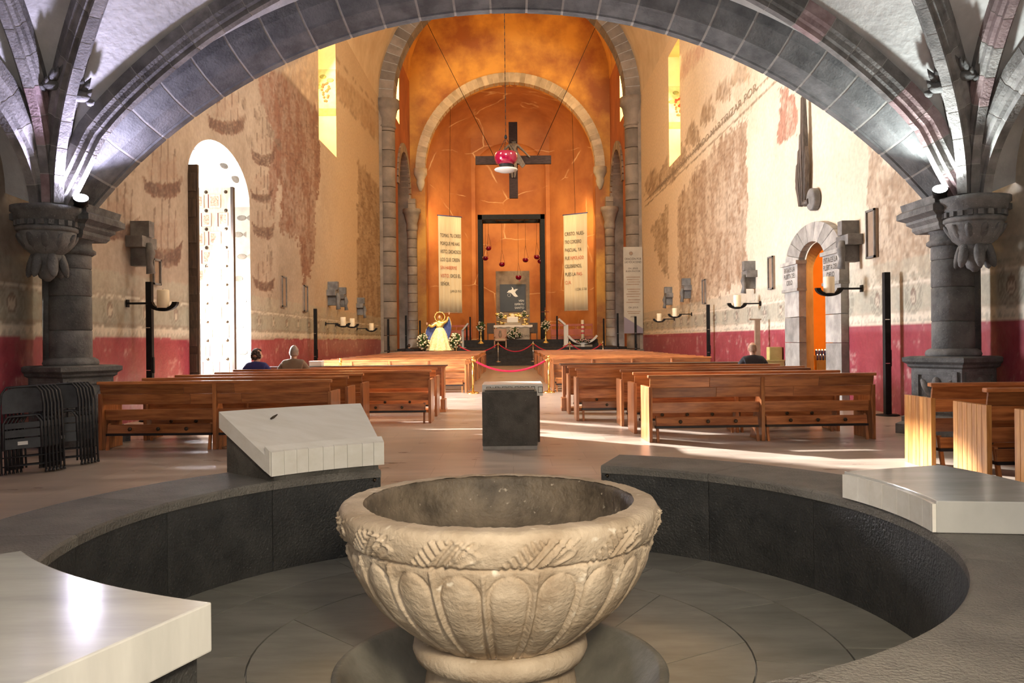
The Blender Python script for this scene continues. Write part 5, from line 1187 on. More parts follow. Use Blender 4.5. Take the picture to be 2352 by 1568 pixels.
MB().box(-0.26, 0.26, -0.05, 0.22, 0.86, 0.98).build('upper_step', M['ochrebox'], t, 0.006)
for r_ in range(3):
    for c_ in range(7):
        x = -0.21 + c_ * 0.07; y = -0.14 + r_ * 0.12; z = 0.86 + (0.12 if y > -0.05 else 0) + 0.0
        g = MB().lathe([(0.022, z), (0.026, z + 0.13)], 10, (x, y, 0)).build('votive_glass', M['blueglass'], t)
        MB().ell((x, y, z + 0.14), 0.008, 0.008, 0.016, 6, 5).build('flame', M['flame'], g)
for (lx, ly, w_, h1, h2, lab) in ((6.72, 21.9, 0.34, 0.86, 1.15, 'olive wooden collection box with a tall back beside the stone doorway'),):
    t = thing('collection_box', lab, 'box', (lx, ly, 0)); MB().box(-w_, w_, -0.24, 0.24, 0, h1).build('box', M['ochrebox'], t, 0.01); MB().box(0.0, w_, -0.06, 0.20, h1, h2 + 0.05).build('back', M['ochrebox'], t, 0.02); MB().box(-w_ - 0.02, w_ + 0.02, -0.26, 0.26, h1 - 0.03, h1 + 0.004).build('lid', M['ochrebox'], t, 0.006)
t = thing('poster_stand', 'slim grey stand by the right wall behind the man in the vest', 'stand', (6.75, 23.0, 0)); MB().box(-0.07, 0.07, -0.05, 0.05, 0.0, 1.95).build('post', M['plaque'], t, 0.006); MB().box(-0.2, 0.2, -0.15, 0.15, 0, 0.04).build('base', M['black'], t, 0.006); MB().box(-0.22, 0.10, -0.06, 0.06, 1.93, 1.97).build('cap', M['plaque'], t, 0.004)
# ================================================================== LOUDSPEAKER POSTS
def spost(loc, label, h=2.62):
    t = thing('loudspeaker_post', label, 'post', loc, 0, 'black loudspeaker posts')
    MB().box(-0.055, 0.055, -0.055, 0.055, 0.03, h).build('column', M['black'], t, 0.008)
    MB().lathe([(0.21, 0), (0.21, 0.012), (0.19, 0.022)], 24).build('base_plate', M['black'], t)
    for z in (0.95, 1.75): MB().box(-0.05, 0.03, -0.058, -0.053, z, z + 0.012).build('trim_strip', M['steel'], t)
    MB().box(0.05, 0.075, -0.03, 0.03, 0.9, 1.2).build('junction_box', M['black'], t, 0.004)
spost((6.86, 15.3, 0), 'black square loudspeaker post on the right, nearest the stone doorway')
spost((6.86, 29.2, 0), 'black loudspeaker post halfway along the right wall'); spost((6.45, 43.6, 0), 'black loudspeaker post before the right pillar')
spost((-6.82, 15.75, 0), 'black square loudspeaker post behind the left pews'); spost((-6.86, 29.2, 0), 'black loudspeaker post halfway along the left wall'); spost((-6.45, 43.6, 0), 'black loudspeaker post before the left pillar')
spost((-5.95, 47.0, 0), 'black loudspeaker post beyond the left pillar', 2.9); spost((5.95, 47.0, 0), 'black loudspeaker post beyond the right pillar', 2.9)
# ================================================================== WALL CANDLE BRACKETS
def sconce(s, y, z, label, sc_=1.0, out=0.80):
    t = thing('candle_bracket', label, 'sconce', (s * 7.08, y, z), 0, 'curved candle brackets')
    q = -s
    MB().box(min(0, q * 0.02), max(0, q * 0.02), -0.05, 0.05, -0.07, 0.07).build('wall_plate', M['black'], t)
    MB().box(min(0, q * 0.45), max(0, q * 0.45), -0.04, 0.04, -0.018, 0.018).build('arm', M['black'], t, 0.004)
    rings = []
    for i in range(17):
        a = math.pi * (1.0 + i / 16) ; r0_, r1_ = 0.185, 0.275; cx_ = q * 0.66
        rings.append([(cx_ + q * rr_ * math.cos(a), yy, 0.02 + rr_ * 0.62 * math.sin(a)) for rr_, yy in ((r0_, -0.055), (r1_, -0.055), (r1_, 0.055), (r0_, 0.055))])
    MB().sweep(rings).build('cradle', M['black'], t)
    MB().lathe([(0.10, -0.115), (0.10, -0.09)], 16, (q * 0.66, 0, 0)).build('pan', M['black'], t)
    cd = MB().lathe([(0.105, -0.09), (0.108, -0.08), (0.108, 0.23), (0.10, 0.245)], 20, (q * 0.66, 0, 0)).build('candle', M['wax'], t)
    MB().tube([(q * 0.66, 0, 0.24), (q * 0.66, 0.003, 0.265)], 0.004, 6).build('wick', M['black'], cd)
sconce(-1, 15.4, 2.20, 'black curved bracket with thick candle beside the left post')
sconce(-1, 31.8, 2.15, 'black curved candle bracket on the left wall past the doorway'); sconce(-1, 33.6, 2.15, 'black curved candle bracket on the left wall, second past the doorway'); sconce(-1, 38.2, 2.05, 'black curved candle bracket on the left wall nearest the altar')
sconce(1, 16.9, 2.42, 'black curved bracket with thick candle between doorway and right post'); sconce(1, 23.8, 2.42, 'black curved candle bracket on the right wall past the doorway'); sconce(1, 32.9, 2.40, 'black curved candle bracket far along the right wall'); sconce(1, 36.4, 2.30, 'black curved candle bracket on the right wall nearest the altar')
# ================================================================== STONE WALL CROSSES
def wcross(s, y, z, label, k_=1.0):
    t = thing('stone_cross', label, 'cross', (s * 7.1, y, z), 0, 'stone crosses on the nave walls'); q = -s
    def bx(x0, x1, y0, y1, z0, z1, nm): MB().box(min(q * x0, q * x1) * k_, max(q * x0, q * x1) * k_, y0 * k_, y1 * k_, z0 * k_, z1 * k_).build(nm, M['cross'], t, 0.01)
    bx(0, 0.34, -0.11, 0.11, 0.10, 0.38, 'upper_arm'); bx(0, 0.30, -0.30, 0.30, -0.10, 0.10, 'cross_bar'); bx(0, 0.30, -0.11, 0.11, -0.42, -0.10, 'lower_arm')
    fg = MB(); fg.tube([(q * 0.33 * k_, -0.10 * k_, -0.02), (q * 0.36 * k_, -0.11 * k_, -0.2 * k_), (q * 0.34 * k_, -0.11 * k_, -0.36 * k_), (q * 0.36 * k_, -0.10 * k_, -0.56 * k_)], [0.05 * k_, 0.085 * k_, 0.055 * k_, 0.08 * k_], 10); fg.build('carved_figure', M['cross'], t)
wcross(1, 17.15, 3.42, 'large stone cross with carved figure right of the stone doorway', 1.05); wcross(1, 24.4, 3.30, 'stone cross on the right wall past the doorway'); wcross(1, 33.2, 3.45, 'stone cross far along the right wall above two candle brackets'); wcross(1, 37.0, 3.35, 'stone cross on the right wall nearest the altar')
wcross(-1, 15.7, 3.35, 'shadowy stone cross between left column and doorway', 1.05); wcross(-1, 32.4, 3.35, 'stone cross on the left wall above two candle brackets', 1.15); wcross(-1, 34.2, 3.30, 'second stone cross on the left wall above the candle brackets'); wcross(-1, 38.5, 3.1, 'stone cross on the left wall nearest the altar')
# wall plaques
def plaque(s, y, z, w_, h_, label):
    t = thing('wall_plaque', label, 'plaque', (s * 7.1, y, z), 0, 'framed plaques on the walls'); q = -s
    MB().box(min(0, q * 0.05), max(0, q * 0.05), -w_ / 2, w_ / 2, 0, h_).build('board', M['plaque'], t)
    for (y0, y1, z0, z1) in ((-w_ / 2, -w_ / 2 + 0.04, 0, h_), (w_ / 2 - 0.04, w_ / 2, 0, h_), (-w_ / 2, w_ / 2, 0, 0.04), (-w_ / 2, w_ / 2, h_ - 0.04, h_)): MB().box(min(q * 0.05, q * 0.085), max(q * 0.05, q * 0.085), y0, y1, z0, z1).build('frame', M['cross'], t)
plaque(1, 16.35, 2.98, 0.40, 0.95, 'tall framed plaque right of the large stone cross'); plaque(1, 22.7, 2.75, 0.42, 0.9, 'tall framed plaque left of the stone doorway'); plaque(1, 30.6, 2.7, 0.5, 0.9, 'framed plaque halfway along the right wall')
plaque(-1, 16.6, 2.62, 0.36, 0.52, 'small framed plaque above the left candle bracket'); plaque(-1, 25.9, 2.55, 0.5, 0.95, 'framed plaque on the left wall past the doorway'); plaque(-1, 28.6, 2.5, 0.5, 0.9, 'framed plaque on the left wall before the halfway post')
# feathered wall sculpture
t = thing('wall_sculpture', 'dark carved sculpture of long feather blades hanging high on the right wall', 'sculpture', (6.95, 19.75, 4.55))
M['bronze'] = mat('dark_carved_wood', (0.045, 0.034, 0.028), (0.12, 0.095, 0.08), 0.6, scale=5, stretch=(6, 6, 1), rand=0.3)
for i, (y0, zt_, w_, x_) in enumerate(((0.0, 2.62, 0.11, 0.0), (0.07, 1.75, 0.09, -0.03), (0.13, 1.38, 0.09, -0.05), (0.19, 1.05, 0.09, -0.07), (0.25, 0.80, 0.09, -0.05), (-0.06, 1.55, 0.08, 0.02))):
    MB().add([(x_ - 0.05, y0 * 0.3 - w_ * .6, 0.0), (x_ + 0.05, y0 * 0.3 - w_ * .6, 0.0), (x_ + 0.05, y0 * 0.3 + w_ * .6, 0.0), (x_ - 0.05, y0 * 0.3 + w_ * .6, 0.0), (x_ - 0.06, y0 - w_, zt_ * 0.6), (x_ + 0.06, y0 - w_, zt_ * 0.6), (x_ + 0.06, y0 + w_, zt_ * 0.6), (x_ - 0.06, y0 + w_, zt_ * 0.6), (x_ - 0.04, y0 - w_ * .4, zt_), (x_ + 0.04, y0 - w_ * .4, zt_), (x_ + 0.04, y0 + w_ * .9, zt_ - 0.05), (x_ - 0.04, y0 + w_ * .9, zt_ - 0.05)],
             [(0, 3, 2, 1), (0, 1, 5, 4), (1, 2, 6, 5), (2, 3, 7, 6), (3, 0, 4, 7), (4, 5, 9, 8), (5, 6, 10, 9), (6, 7, 11, 10), (7, 4, 8, 11), (8, 9, 10, 11)]).build('feather', M['bronze'], t, 0.006, 1)
bo = MB().lathe([(0.24, -0.09), (0.26, -0.06), (0.26, 0.06), (0.22, 0.09)], 24).build('round_boss', M['cross'], t); bo.matrix_local = Matrix.Translation((0.06, -0.42, 0.08)) @ Matrix.Rotation(rad(90), 4, 'Y')
MB().tube([(0.02, -0.30, 0.06), (-0.02, -0.16, 0.04), (0.0, -0.04, 0.05)], [0.09, 0.07, 0.08], 10).build('neck', M['bronze'], t)
# ================================================================== SANCTUARY
st = thing('altar_steps', 'charcoal steps and platform rising to the altar', 'steps', (0, 47.6, 0))
for i in range(5): MB().box(-6.9, 6.9, i * 0.40, 20.0 if i == 4 else i * 0.40 + 0.42, 0 if i == 0 else i * 0.2 - 0.01, 0.2 * (i + 1)).build('step', M['carpet'], st, 0.012)
for i in range(2): MB().box(-5.4, 5.4, 4.6 + i * 0.4, 19.0, 1.0 + i * 0.24, 1.24 + i * 0.24).build('dais_step', M['carpet'], st, 0.012)
ZP, ZD = 1.0, 1.48
al = thing('altar', 'stone altar table with white cloth and carved lettering', 'altar', (0.08, 54.0, ZD))
MB().box(-1.05, 1.05, -0.45, 0.45, 0, 0.86).build('table_body', M['altar'], al, 0.02); MB().box(-1.2, 1.2, -0.52, 0.52, 0.86, 0.93).build('table_top', M['altar'], al, 0.01)
cl = MB(); pts = []
for i in range(33):
    x = -1.24 + 2.48 * i / 32; pts.append([(x, 0.53, 0.94), (x, -0.53, 0.94), (x, -0.545 - 0.012 * math.sin(i * 1.7), 0.80 - 0.02 * math.sin(i * 0.9))])
cl.grid(pts)
for sx in (-1, 1): cl.grid([[(sx * 1.24, 0.53 - 1.06 * i / 12, 0.94), (sx * (1.27 + 0.02 * math.sin(i * 2)), 0.53 - 1.06 * i / 12, 0.52 + 0.12 * i / 12)] for i in range(13)])
cl.build('altar_cloth', M['white'], al)
lettering('ULTIMO', M['ink'], al, (0.08 + 0.45, 54.0 - 0.452, ZD + 0.16), (1, 0, 0), (0, 0, 1), size=0.20, maxw=0.58, name='carved_lettering')
def bouquet(mb_leaf, mb_bloom, c, r, n_, seed, flat=1.0, br=0.05):
    q = random.Random(seed); c = Vector(c)
    for i in range(n_):
        d = Vector((q.gauss(0, 1), q.gauss(0, 1), q.gauss(0, 1) * flat)).normalized(); p = c + Vector((d.x, d.y, d.z * flat)) * r * q.uniform(0.75, 1.0)
        if i % 2: mb_bloom.ell(p, br, br, br * 0.9, 7, 5)
        tip = c + Vector((d.x, d.y, d.z * flat)) * r * q.uniform(1.0, 1.25); sd_ = d.cross(Vector((q.random(), q.random(), 1))).normalized() * br * 0.9; mid = c.lerp(tip, 0.75)
        mb_leaf.add([c.lerp(tip, 0.4), mid + sd_, tip, mid - sd_], [(0, 1, 2, 3)]); mb_leaf.ell(c + Vector((d.x, d.y, d.z * flat)) * r * 0.55, br, br, br, 6, 4)
def flowers(name, label, loc, balls, stand=None, n_=70, bl='bloom', br=0.055):
    t = thing(name, label, 'flowers', loc)
    lf_, bm_ = MB(), MB()
    for i, (c, r, fl_) in enumerate(balls): bouquet(lf_, bm_, c, r, n_, i + int(loc[0] * 7), fl_, br)
    stuff(lf_.build('foliage', M['leaf'], t)); stuff(bm_.build('blooms', M[bl], t))
    if stand == 'gold':
        h = balls[0][0][2] - balls[0][1] * 0.7
        MB().lathe([(0.20, 0), (0.19, 0.05), (0.10, 0.12), (0.05, 0.2), (0.09, 0.28), (0.045, 0.36), (0.04, h * 0.6), (0.07, h * 0.65), (0.04, h * 0.7), (0.05, h * 0.9), (0.13, h)], 14).build('candlestick', M['gold'], t)
    elif stand == 'steel':
        h = balls[0][0][2]; MB().lathe([(0.12, 0), (0.12, 0.02), (0.02, 0.03), (0.02, h)], 10).build('stand', M['steel'], t)
    return t
flowers('altar_flowers', 'spray of cream flowers lying against the altar front', (0.03, 53.2, ZD), [((0, 0, 0.32), 0.34, 0.8), ((-0.32, 0, 0.30), 0.28, 0.8), ((0.32, 0, 0.34), 0.28, 0.8), ((0.1, 0.1, 0.6), 0.28, 0.7)])
flowers('flower_stand', 'globe of cream flowers on a gilt stand left of the altar', (-1.95, 52.4, 1.24), [((0, 0, 1.10), 0.30, 1.0)], 'gold'); flowers('flower_stand', 'globe of cream flowers on a gilt stand right of the altar', (2.12, 52.4, 1.24), [((0, 0, 1.10), 0.30, 1.1)], 'gold')
flowers('vase_of_flowers', 'small flower globe on a thin stand left of the throne', (-0.75, 57.3, ZD), [((0, 0, 1.65), 0.22, 1.1)], 'steel', 50, br=0.04); flowers('vase_of_flowers', 'small flower globe on a thin stand right of the throne', (0.85, 57.3, ZD), [((0, 0, 1.75), 0.22, 1.1)], 'steel', 50, br=0.04)
# presider's chair in front
t = thing('armchair', 'tan wooden chair with carved back in front of the altar', 'chair', (-0.72, 51.2, ZP))
M['tan'] = mat('tan_wood', (0.42, 0.22, 0.13), (0.52, 0.30, 0.18), 0.5, scale=3)
for x in (-0.38, 0.32): 
    for y in (-0.28, 0.22): MB().box(x, x + 0.07, y, y + 0.07, 0, 0.5 if y < 0 else 1.15).build('leg', M['tan'], t, 0.006)
MB().box(-0.38, 0.39, -0.28, 0.29, 0.40, 0.48).build('seat', M['tan'], t, 0.01); MB().box(-0.31, 0.32, -0.27, 0.2, 0.48, 0.54).build('cushion', M['cloth'], t, 0.02); MB().box(-0.31, 0.32, 0.22, 0.28, 0.55, 1.15).build('backrest', M['tan'], t, 0.01)
an = MB(); an.ell((0, 0.21, 0.98), 0.07, 0.02, 0.09, 10, 6); an.ell((0, 0.21, 0.78), 0.11, 0.02, 0.18, 10, 6); an.build('carved_figure', M['plaque'], t)
for x in (-0.38, 0.32): MB().box(x, x + 0.07, -0.28, 0.25, 0.66, 0.71).build('armrest', M['tan'], t, 0.006)
# throne behind the altar
t = thing('throne', 'pale stone throne with cream cushion behind the altar', 'chair', (0.05, 56.6, ZD)); MB().box(-0.55, 0.55, -0.4, 0.4, 0, 1.15).build('body', M['altar'], t, 0.02); MB().box(-0.38, 0.38, -0.35, 0.3, 1.15, 1.55).build('cushion', M['white'], t, 0.06); MB().lathe([(0.0, 1.78), (0.1, 1.74), (0.16, 1.62), (0.16, 1.54)], 14, (0, 0, 0)).build('headpiece', M['wax'], t)
for s, lab in ((-1, 'dark side chair left of the throne'), (1, 'dark side chair right of the throne')):
    t = thing('side_chair', lab, 'chair', (s * 1.45 + 0.03, 56.8, ZD)); MB().box(-0.26, 0.26, -0.25, 0.25, 0.42, 0.5).build('seat', M['darkwood'], t, 0.01); MB().box(-0.28, 0.28, 0.2, 0.27, 0.5, 1.15).build('backrest', M['darkwood'], t, 0.02)
    for x in (-0.24, 0.19):
        for y in (-0.24, 0.19): MB().box(x, x + 0.05, y, y + 0.05, 0, 0.42).build('leg', M['darkwood'], t)
# reredos
t = thing('reredos', 'tall bronze slab with slate dove panel and gilded relief', 'panel', (0.09, 59.6, ZD))
M['bslab'] = mat('bronze_slab', (0.20, 0.13, 0.07), (0.32, 0.22, 0.12), 0.55, scale=3, speck=((0.45, 0.02, 0.04), 3, 0.72))
MB().box(-1.2, 1.2, 0, 0.12, 0, 4.9).build('slab', M['bslab'], t, 0.01)
gp = MB(); q = random.Random(3)
for i in range(70):
    x = q.uniform(-1.1, 1.1); z = q.uniform(0.3, 1.9); gp.ell((x, -0.01, z), q.uniform(0.08, 0.22), 0.05, q.uniform(0.05, 0.12), 7, 5)
gp.build('gilded_relief', M['gold'], t)
pnl = MB().box(-0.92, 0.92, -0.07, -0.02, 2.0, 3.95).build('dove_panel', M['slate'], t)
dv = [(-0.42, 3.35), (-0.28, 3.52), (-0.10, 3.55), (-0.04, 3.66), (-0.10, 3.78), (0.02, 3.70), (0.08, 3.55), (0.22, 3.62), (0.38, 3.60), (0.24, 3.48), (0.16, 3.38), (0.24, 3.24), (0.38, 3.08), (0.22, 3.04), (0.08, 3.10), (-0.02, 3.22), (-0.12, 3.32), (-0.26, 3.36)]
MB().prism(dv, lambda u, v, tt: Vector((u, tt, v)), -0.085, -0.072).build('white_dove', M['white'], pnl)
rg = MB()
for i in range(1):
    rg.sweep([[( -0.26 + rr_ * math.cos(2 * math.pi * k_ / 24), y_, 3.18 + rr_ * math.sin(2 * math.pi * k_ / 24)) for rr_, y_ in ((0.10, -0.083), (0.12, -0.083), (0.12, -0.072), (0.10, -0.072))] for k_ in range(25)])
rg.build('ring', M['chalk'], pnl)
for i, tx in enumerate(('VEN', 'ESPÍRITU', 'SANTO')):
    lt = lettering(tx, M['white'], None, (0.80, -0.08, 2.70 - 0.25 * i), (1, 0, 0), (0, 0, 1), size=0.21, align='RIGHT', maxw=0.66, name='panel_lettering'); lt.parent = pnl
light('SPOT', 'reredos_spotlight', (0.1, 56.3, 9.4), (0.1, 59.5, 2.6), 260, (1, 0.85, 0.6), 0.15, spot=rad(36))
# black steel canopy frame
t = thing('canopy_frame', 'tall black steel portal frame standing around the altar wall', 'frame', (0.03, 56.5, ZD)); hh_ = 9.95 - ZD
for y in (0.0, 1.7):
    for x in (-2.27, 1.97): MB().box(x, x + 0.30, y, y + 0.26, 0, hh_).build('post', M['black'], t, 0.01)
    MB().box(-2.27, 2.27, y, y + 0.26, hh_ - 0.34, hh_).build('beam', M['black'], t, 0.01)
for x in (-2.27, 1.97): MB().box(x, x + 0.3, 0.26, 1.7, hh_ - 0.34, hh_).build('side_beam', M['black'], t, 0.01)
for x in (-1.1, 0.2): MB().box(x, x + 1.0, 0.6, 1.1, hh_ - 0.26, hh_ - 0.08).build('spotlight_row', M['pad'], t, 0.02)
for i in range(5): MB().box(-1.97 + i * 0.95, -1.92 + i * 0.95, 0.26, 1.7, hh_ - 0.30, hh_ - 0.05).build('cross_rib', M['black'], t)
# small ruby lamps
for i, (x, y) in enumerate(((1122, 570), (1115, 593), (1153, 607), (1207, 597), (1233, 590), (1241, 600), (1191, 637))):
    p = P(x, y, 57.4 if i % 2 else 57.1)
    t = thing('ruby_lamp', 'small ruby glass lamp hanging before the altar wall, %s from the left' % ['second', 'first', 'third', 'fifth', 'sixth', 'seventh', 'fourth'][i], 'lamp', p, 0, 'hanging ruby lamps')
    MB().lathe([(0.0, -0.16), (0.08, -0.155), (0.17, -0.10), (0.205, 0.0), (0.20, 0.09), (0.19, 0.12), (0.175, 0.12), (0.18, 0.02)], 18, caps=False).build('bowl', M['redglass2'], t)
    zt = 9.6 - p.z
    for a in (0, 2.1, 4.2): MB().tube([(0.19 * math.cos(a), 0.19 * math.sin(a), 0.12), (0, 0, 1.0)], 0.008, 4).build('chain', M['black'], t)
    MB().tube([(0, 0, 1.0), (0, 0, zt)], 0.008, 4).build('cord', M['black'], t)
# great sanctuary lamp
lp = P(1162, 362, 26.0)
t = thing('sanctuary_lamp', 'large ruby glass lamp on chains hanging in front of the cross', 'lamp', lp)
MB().lathe([(0.22, -0.22), (0.30, -0.17), (0.355, -0.06), (0.365, 0.06), (0.335, 0.16), (0.315, 0.17), (0.345, 0.05), (0.33, -0.08), (0.2, -0.19)], 36, caps=False).build('glass_bowl', M['redglass'], t)
MB().lathe([(0.0, -0.47), (0.20, -0.45), (0.345, -0.40), (0.365, -0.37), (0.34, -0.345), (0.05, -0.33), (0.0, -0.33)], 36, caps=False).build('drip_tray', M['chalk'], t)
MB().lathe([(0.24, -0.34), (0.20, -0.28), (0.23, -0.215)], 24, caps=False).build('neck', M['black'], t)
for i in range(3):
    a = 2.1 * i + 0.4; p0 = Vector((0.33 * math.cos(a), 0.33 * math.sin(a), 0.16)); p1 = Vector((0, 0, 0.62))
    lk = MB(); 
    for j in range(12): c = p0.lerp(p1, (j + 0.5) / 12); lk.tube([c - (p1 - p0) / 26, c + (p1 - p0) / 26], 0.011 if j % 2 else 0.007, 6)
    stuff(lk.build('chain', M['black'], t))
MB().lathe([(0.02, 0.58), (0.05, 0.62), (0.04, 0.68), (0.01, 0.72)], 10).build('hook', M['black'], t)
lk = MB(); zt = 21.2 - lp.z; j = 0; z = 0.7
while z < zt: lk.tube([(0, 0, z), (0, 0, z + 0.10)], 0.012 if j % 2 else 0.007, 5); z += 0.10; j += 1
stuff(lk.build('long_chain', M['black'], t))
# hanging cross with figure
cz = P(1179, 367, 52.0); t = thing('hanging_cross', 'great dark wooden cross with a figure hung on cables above the altar', 'cross', cz)
M['crossw'] = mat('dark_cross_wood', (0.018, 0.010, 0.011), (0.034, 0.021, 0.022), 0.7, scale=4, stretch=(1, 1, 3))
M['crossw'].node_tree.nodes['Principled BSDF'].inputs['Specular IOR Level'].default_value = 0.2
MB().box(-0.27, 0.27, 0, 0.2, -2.38, 2.36).build('upright', M['crossw'], t, 0.01); MB().box(-2.36, 2.36, 0.01, 0.19, -0.26, 0.26).build('cross_arm', M['crossw'], t, 0.01)
bd = skin_mesh('figure', [(0, -0.12, 0.1), (0.03, -0.14, 0.45), (0, -0.14, 0.85), (0.02, -0.15, 1.0), (0.04, -0.22, 1.18), (-0.25, -0.12, 0.88), (-0.62, -0.08, 0.55), (-1.05, -0.04, 0.12), (0.25, -0.12, 0.88), (0.62, -0.08, 0.55), (1.05, -0.04, 0.12), (-0.11, -0.13, -0.1), (-0.14, -0.25, -0.6), (-0.06, -0.08, -1.15), (0.11, -0.13, -0.1), (0.14, -0.25, -0.6), (0.06, -0.08, -1.15)],
    [(0, 1), (1, 2), (2, 3), (3, 4), (2, 5), (5, 6), (2, 8), (8, 9), (0, 11), (11, 12), (12, 13), (0, 14), (14, 15), (15, 16), (6, 7), (9, 10)], [0.17, 0.18, 0.2, 0.08, 0.14, 0.10, 0.07, 0.05, 0.10, 0.07, 0.05, 0.12, 0.09, 0.06, 0.12, 0.09, 0.06], M['bronze'], t)
MB().add([(0.15, -0.25, 0.7), (0.75, -0.2, -0.35), (0.55, -0.2, -0.55), (0.35, -0.22, -0.3), (0.1, -0.25, -0.25), (0.15, -0.12, 0.7), (0.75, -0.1, -0.35), (0.55, -0.1, -0.55), (0.35, -0.1, -0.3), (0.1, -0.1, -0.25)], [(0, 1, 2, 3, 4), (9, 8, 7, 6, 5), (0, 5, 6, 1), (1, 6, 7, 2), (2, 7, 8, 3), (3, 8, 9, 4), (4, 9, 5, 0)]).build('drapery', M['bronze'], t)
for x, tx in ((-1.2, -4.9), (1.5, 5.0)): MB().tube([(x, 0.1, 0.25), (tx, 0.1, 7.8), (tx * 1.24, 0.1, 10.3)], 0.018, 5).build('cable', M['black'], t)
# ================================================================== BANNERS
def banner(label, xl, xr, ytop, ybot, D0, D1_, lines, reds, ref, first, step):
    a = P(xl, ytop, D0); b = P(xr, ytop, D1_); zb = P(xl, ybot, D0).z; t = thing('banner', label, 'banner', (a + b) / 2 * 1.0)
    t.location = Vector(((a.x + b.x) / 2, (a.y + b.y) / 2, zb)); h = a.z - zb; u = Vector((b.x - a.x, b.y - a.y, 0)); w_ = u.length; u.normalize(); nrm = Vector((u.y, -u.x, 0))
    g = []
    for i in range(25):
        s_ = (i / 24 - 0.5) * w_; d = 0.03 * math.sin(i * 1.3) * 0.6; g.append([u * s_ + nrm * d * k_ + Vector((0, 0, h * (1 - j / 6))) for j, k_ in enumerate((0.2, 0.5, 0.8, 1, 1, 1, 1))])
    cm = MB(); cm.grid(g); c_ = cm.build('cloth', M['cloth'], t); so = c_.modifiers.new('thickness', 'SOLIDIFY'); so.thickness = 0.012
    MB().tube([u * (-w_ / 2 - 0.05) + Vector((0, 0, h)), u * (w_ / 2 + 0.05) + Vector((0, 0, h))], 0.035, 8).build('top_rod', M['bluecloak'], t); MB().tube([u * (-w_ / 2 - 0.03), u * (w_ / 2 + 0.03)], 0.03, 8).build('bottom_rod', M['tan'], t)
    MB().tube([Vector((0, 0, h)), Vector((0, 0, h + 0.7)), Vector((0, 58.3 - t.location.y, 13.5 + math.sqrt(5.95 ** 2 - t.location.x ** 2) - zb))], 0.012, 5).build('hanger', M['black'], t)
    org = Vector(t.location)
    for i, (tx, rd) in enumerate(zip(lines, reds)):
        z = P(xl, first + step * i, D0).z - zb; parts = [(tx, rd)] if not isinstance(tx, tuple) else [(tx[0], rd[0]), (tx[1], rd[1])]; x = -w_ / 2 + 0.12
        tot = sum(len(q_[0]) for q_ in parts)
        for q_, r_ in parts:
            mw = (w_ - 0.2) * min(1, tot / 14.0) * len(q_) / tot
            o = lettering(q_, M['inkred'] if r_ else M['ink'], t, org + u * x + nrm * 0.055 + Vector((0, 0, z - 0.18)), u, (0, 0, 1), size=0.33, width=mw, name='banner_lettering'); x += mw + 0.07
    z = P(xl, ref[1], D0).z - zb; lettering(ref[0], M['ink'], t, org + u * (w_ / 2 - 0.06) + nrm * 0.055 + Vector((0, 0, z - 0.1)), u, (0, 0, 1), size=0.24, align='RIGHT', maxw=0.85, name='banner_lettering')
banner('cream cloth banner with Thomas verse hanging left of the altar', 1006, 1059, 494, 718, 56.0, 57.0, ['TOMAS, TU CREES', 'PORQUE ME HAS', 'VISTO, DICHOSOS', 'LOS QUE CREEN', 'SIN HABERME', ('VISTO,', 'DICE EL'), 'SEÑOR.'], [0, 0, 0, 0, 1, (1, 0), 0], ('JUAN 20 19-31', 667), 537, 18.6)
banner('cream cloth banner with paschal lamb verse hanging right of the altar', 1294, 1348, 494, 714, 57.0, 56.0, ['CRISTO, NUES-', 'TRO CORDERO', 'PASCUAL, YA', ('FUE', 'INMOLADO:'), 'CELEBREMOS,', ('PUES LA', 'PAS-'), 'CUA.'], [0, 0, 0, (0, 1), 0, (0, 1), 1], ('I COR. 5 7-8', 665), 536, 18.5)
t = thing('vinyl_banner', 'pale printed vinyl banner with a prayer hanging on the right pillar', 'banner', (6.55, 45.0, 1.75)); wv, hv = 1.02, 4.65
MB().box(-wv / 2, wv / 2, -0.02, 0, 0, hv).build('sheet', M['vinyl'], t)
org = Vector((6.55, 45.0, 1.75))
for i, (tx, z, s_) in enumerate((('ORACIÓN POR', 3.95, 0.16), ('LAS VOCACIONES', 3.78, 0.16), ('OH, JESÚS', 3.45, 0.12), ('BUEN PASTOR', 3.30, 0.12), ('OH, JESÚS', 1.35, 0.12), ('AMÉN', 0.85, 0.12))): lettering(tx, M['ink'], t, org + Vector((0, -0.024, z)), (1, 0, 0), (0, 0, 1), size=s_, align='CENTER', maxw=0.9, name='banner_lettering')
for i, z in enumerate([3.0 - 0.13 * k_ for k_ in range(4)] + [2.35 - 0.13 * k_ for k_ in range(4)] + [1.78, 1.65, 1.15, 1.05]): B(-0.38 + 0.05 * (i % 3), 0.38 - 0.06 * (i % 2), -0.023, -0.02, z, z + 0.045).build('text_line', M['plaque'], t)
em = MB(); em.lathe([(0.07, 0), (0.10, 0), (0.10, 0.004), (0.07, 0.004)], 16); o = em.build('emblem', M['plaque'], t); o.matrix_local = Matrix.Translation((-0.1, -0.022, 4.3)) @ Matrix.Rotation(rad(90), 4, 'X')
MB().add([(-wv / 2, -0.023, 0.0), (wv / 2, -0.023, 0.0), (wv / 2, -0.023, 0.25), (-wv / 2, -0.023, 0.9)], [(0, 1, 2, 3)]).build('corner_print', M['slate2'] if 'slate2' in M else mat('violet_grey_print', (0.22, 0.19, 0.24), None, 0.6), t)
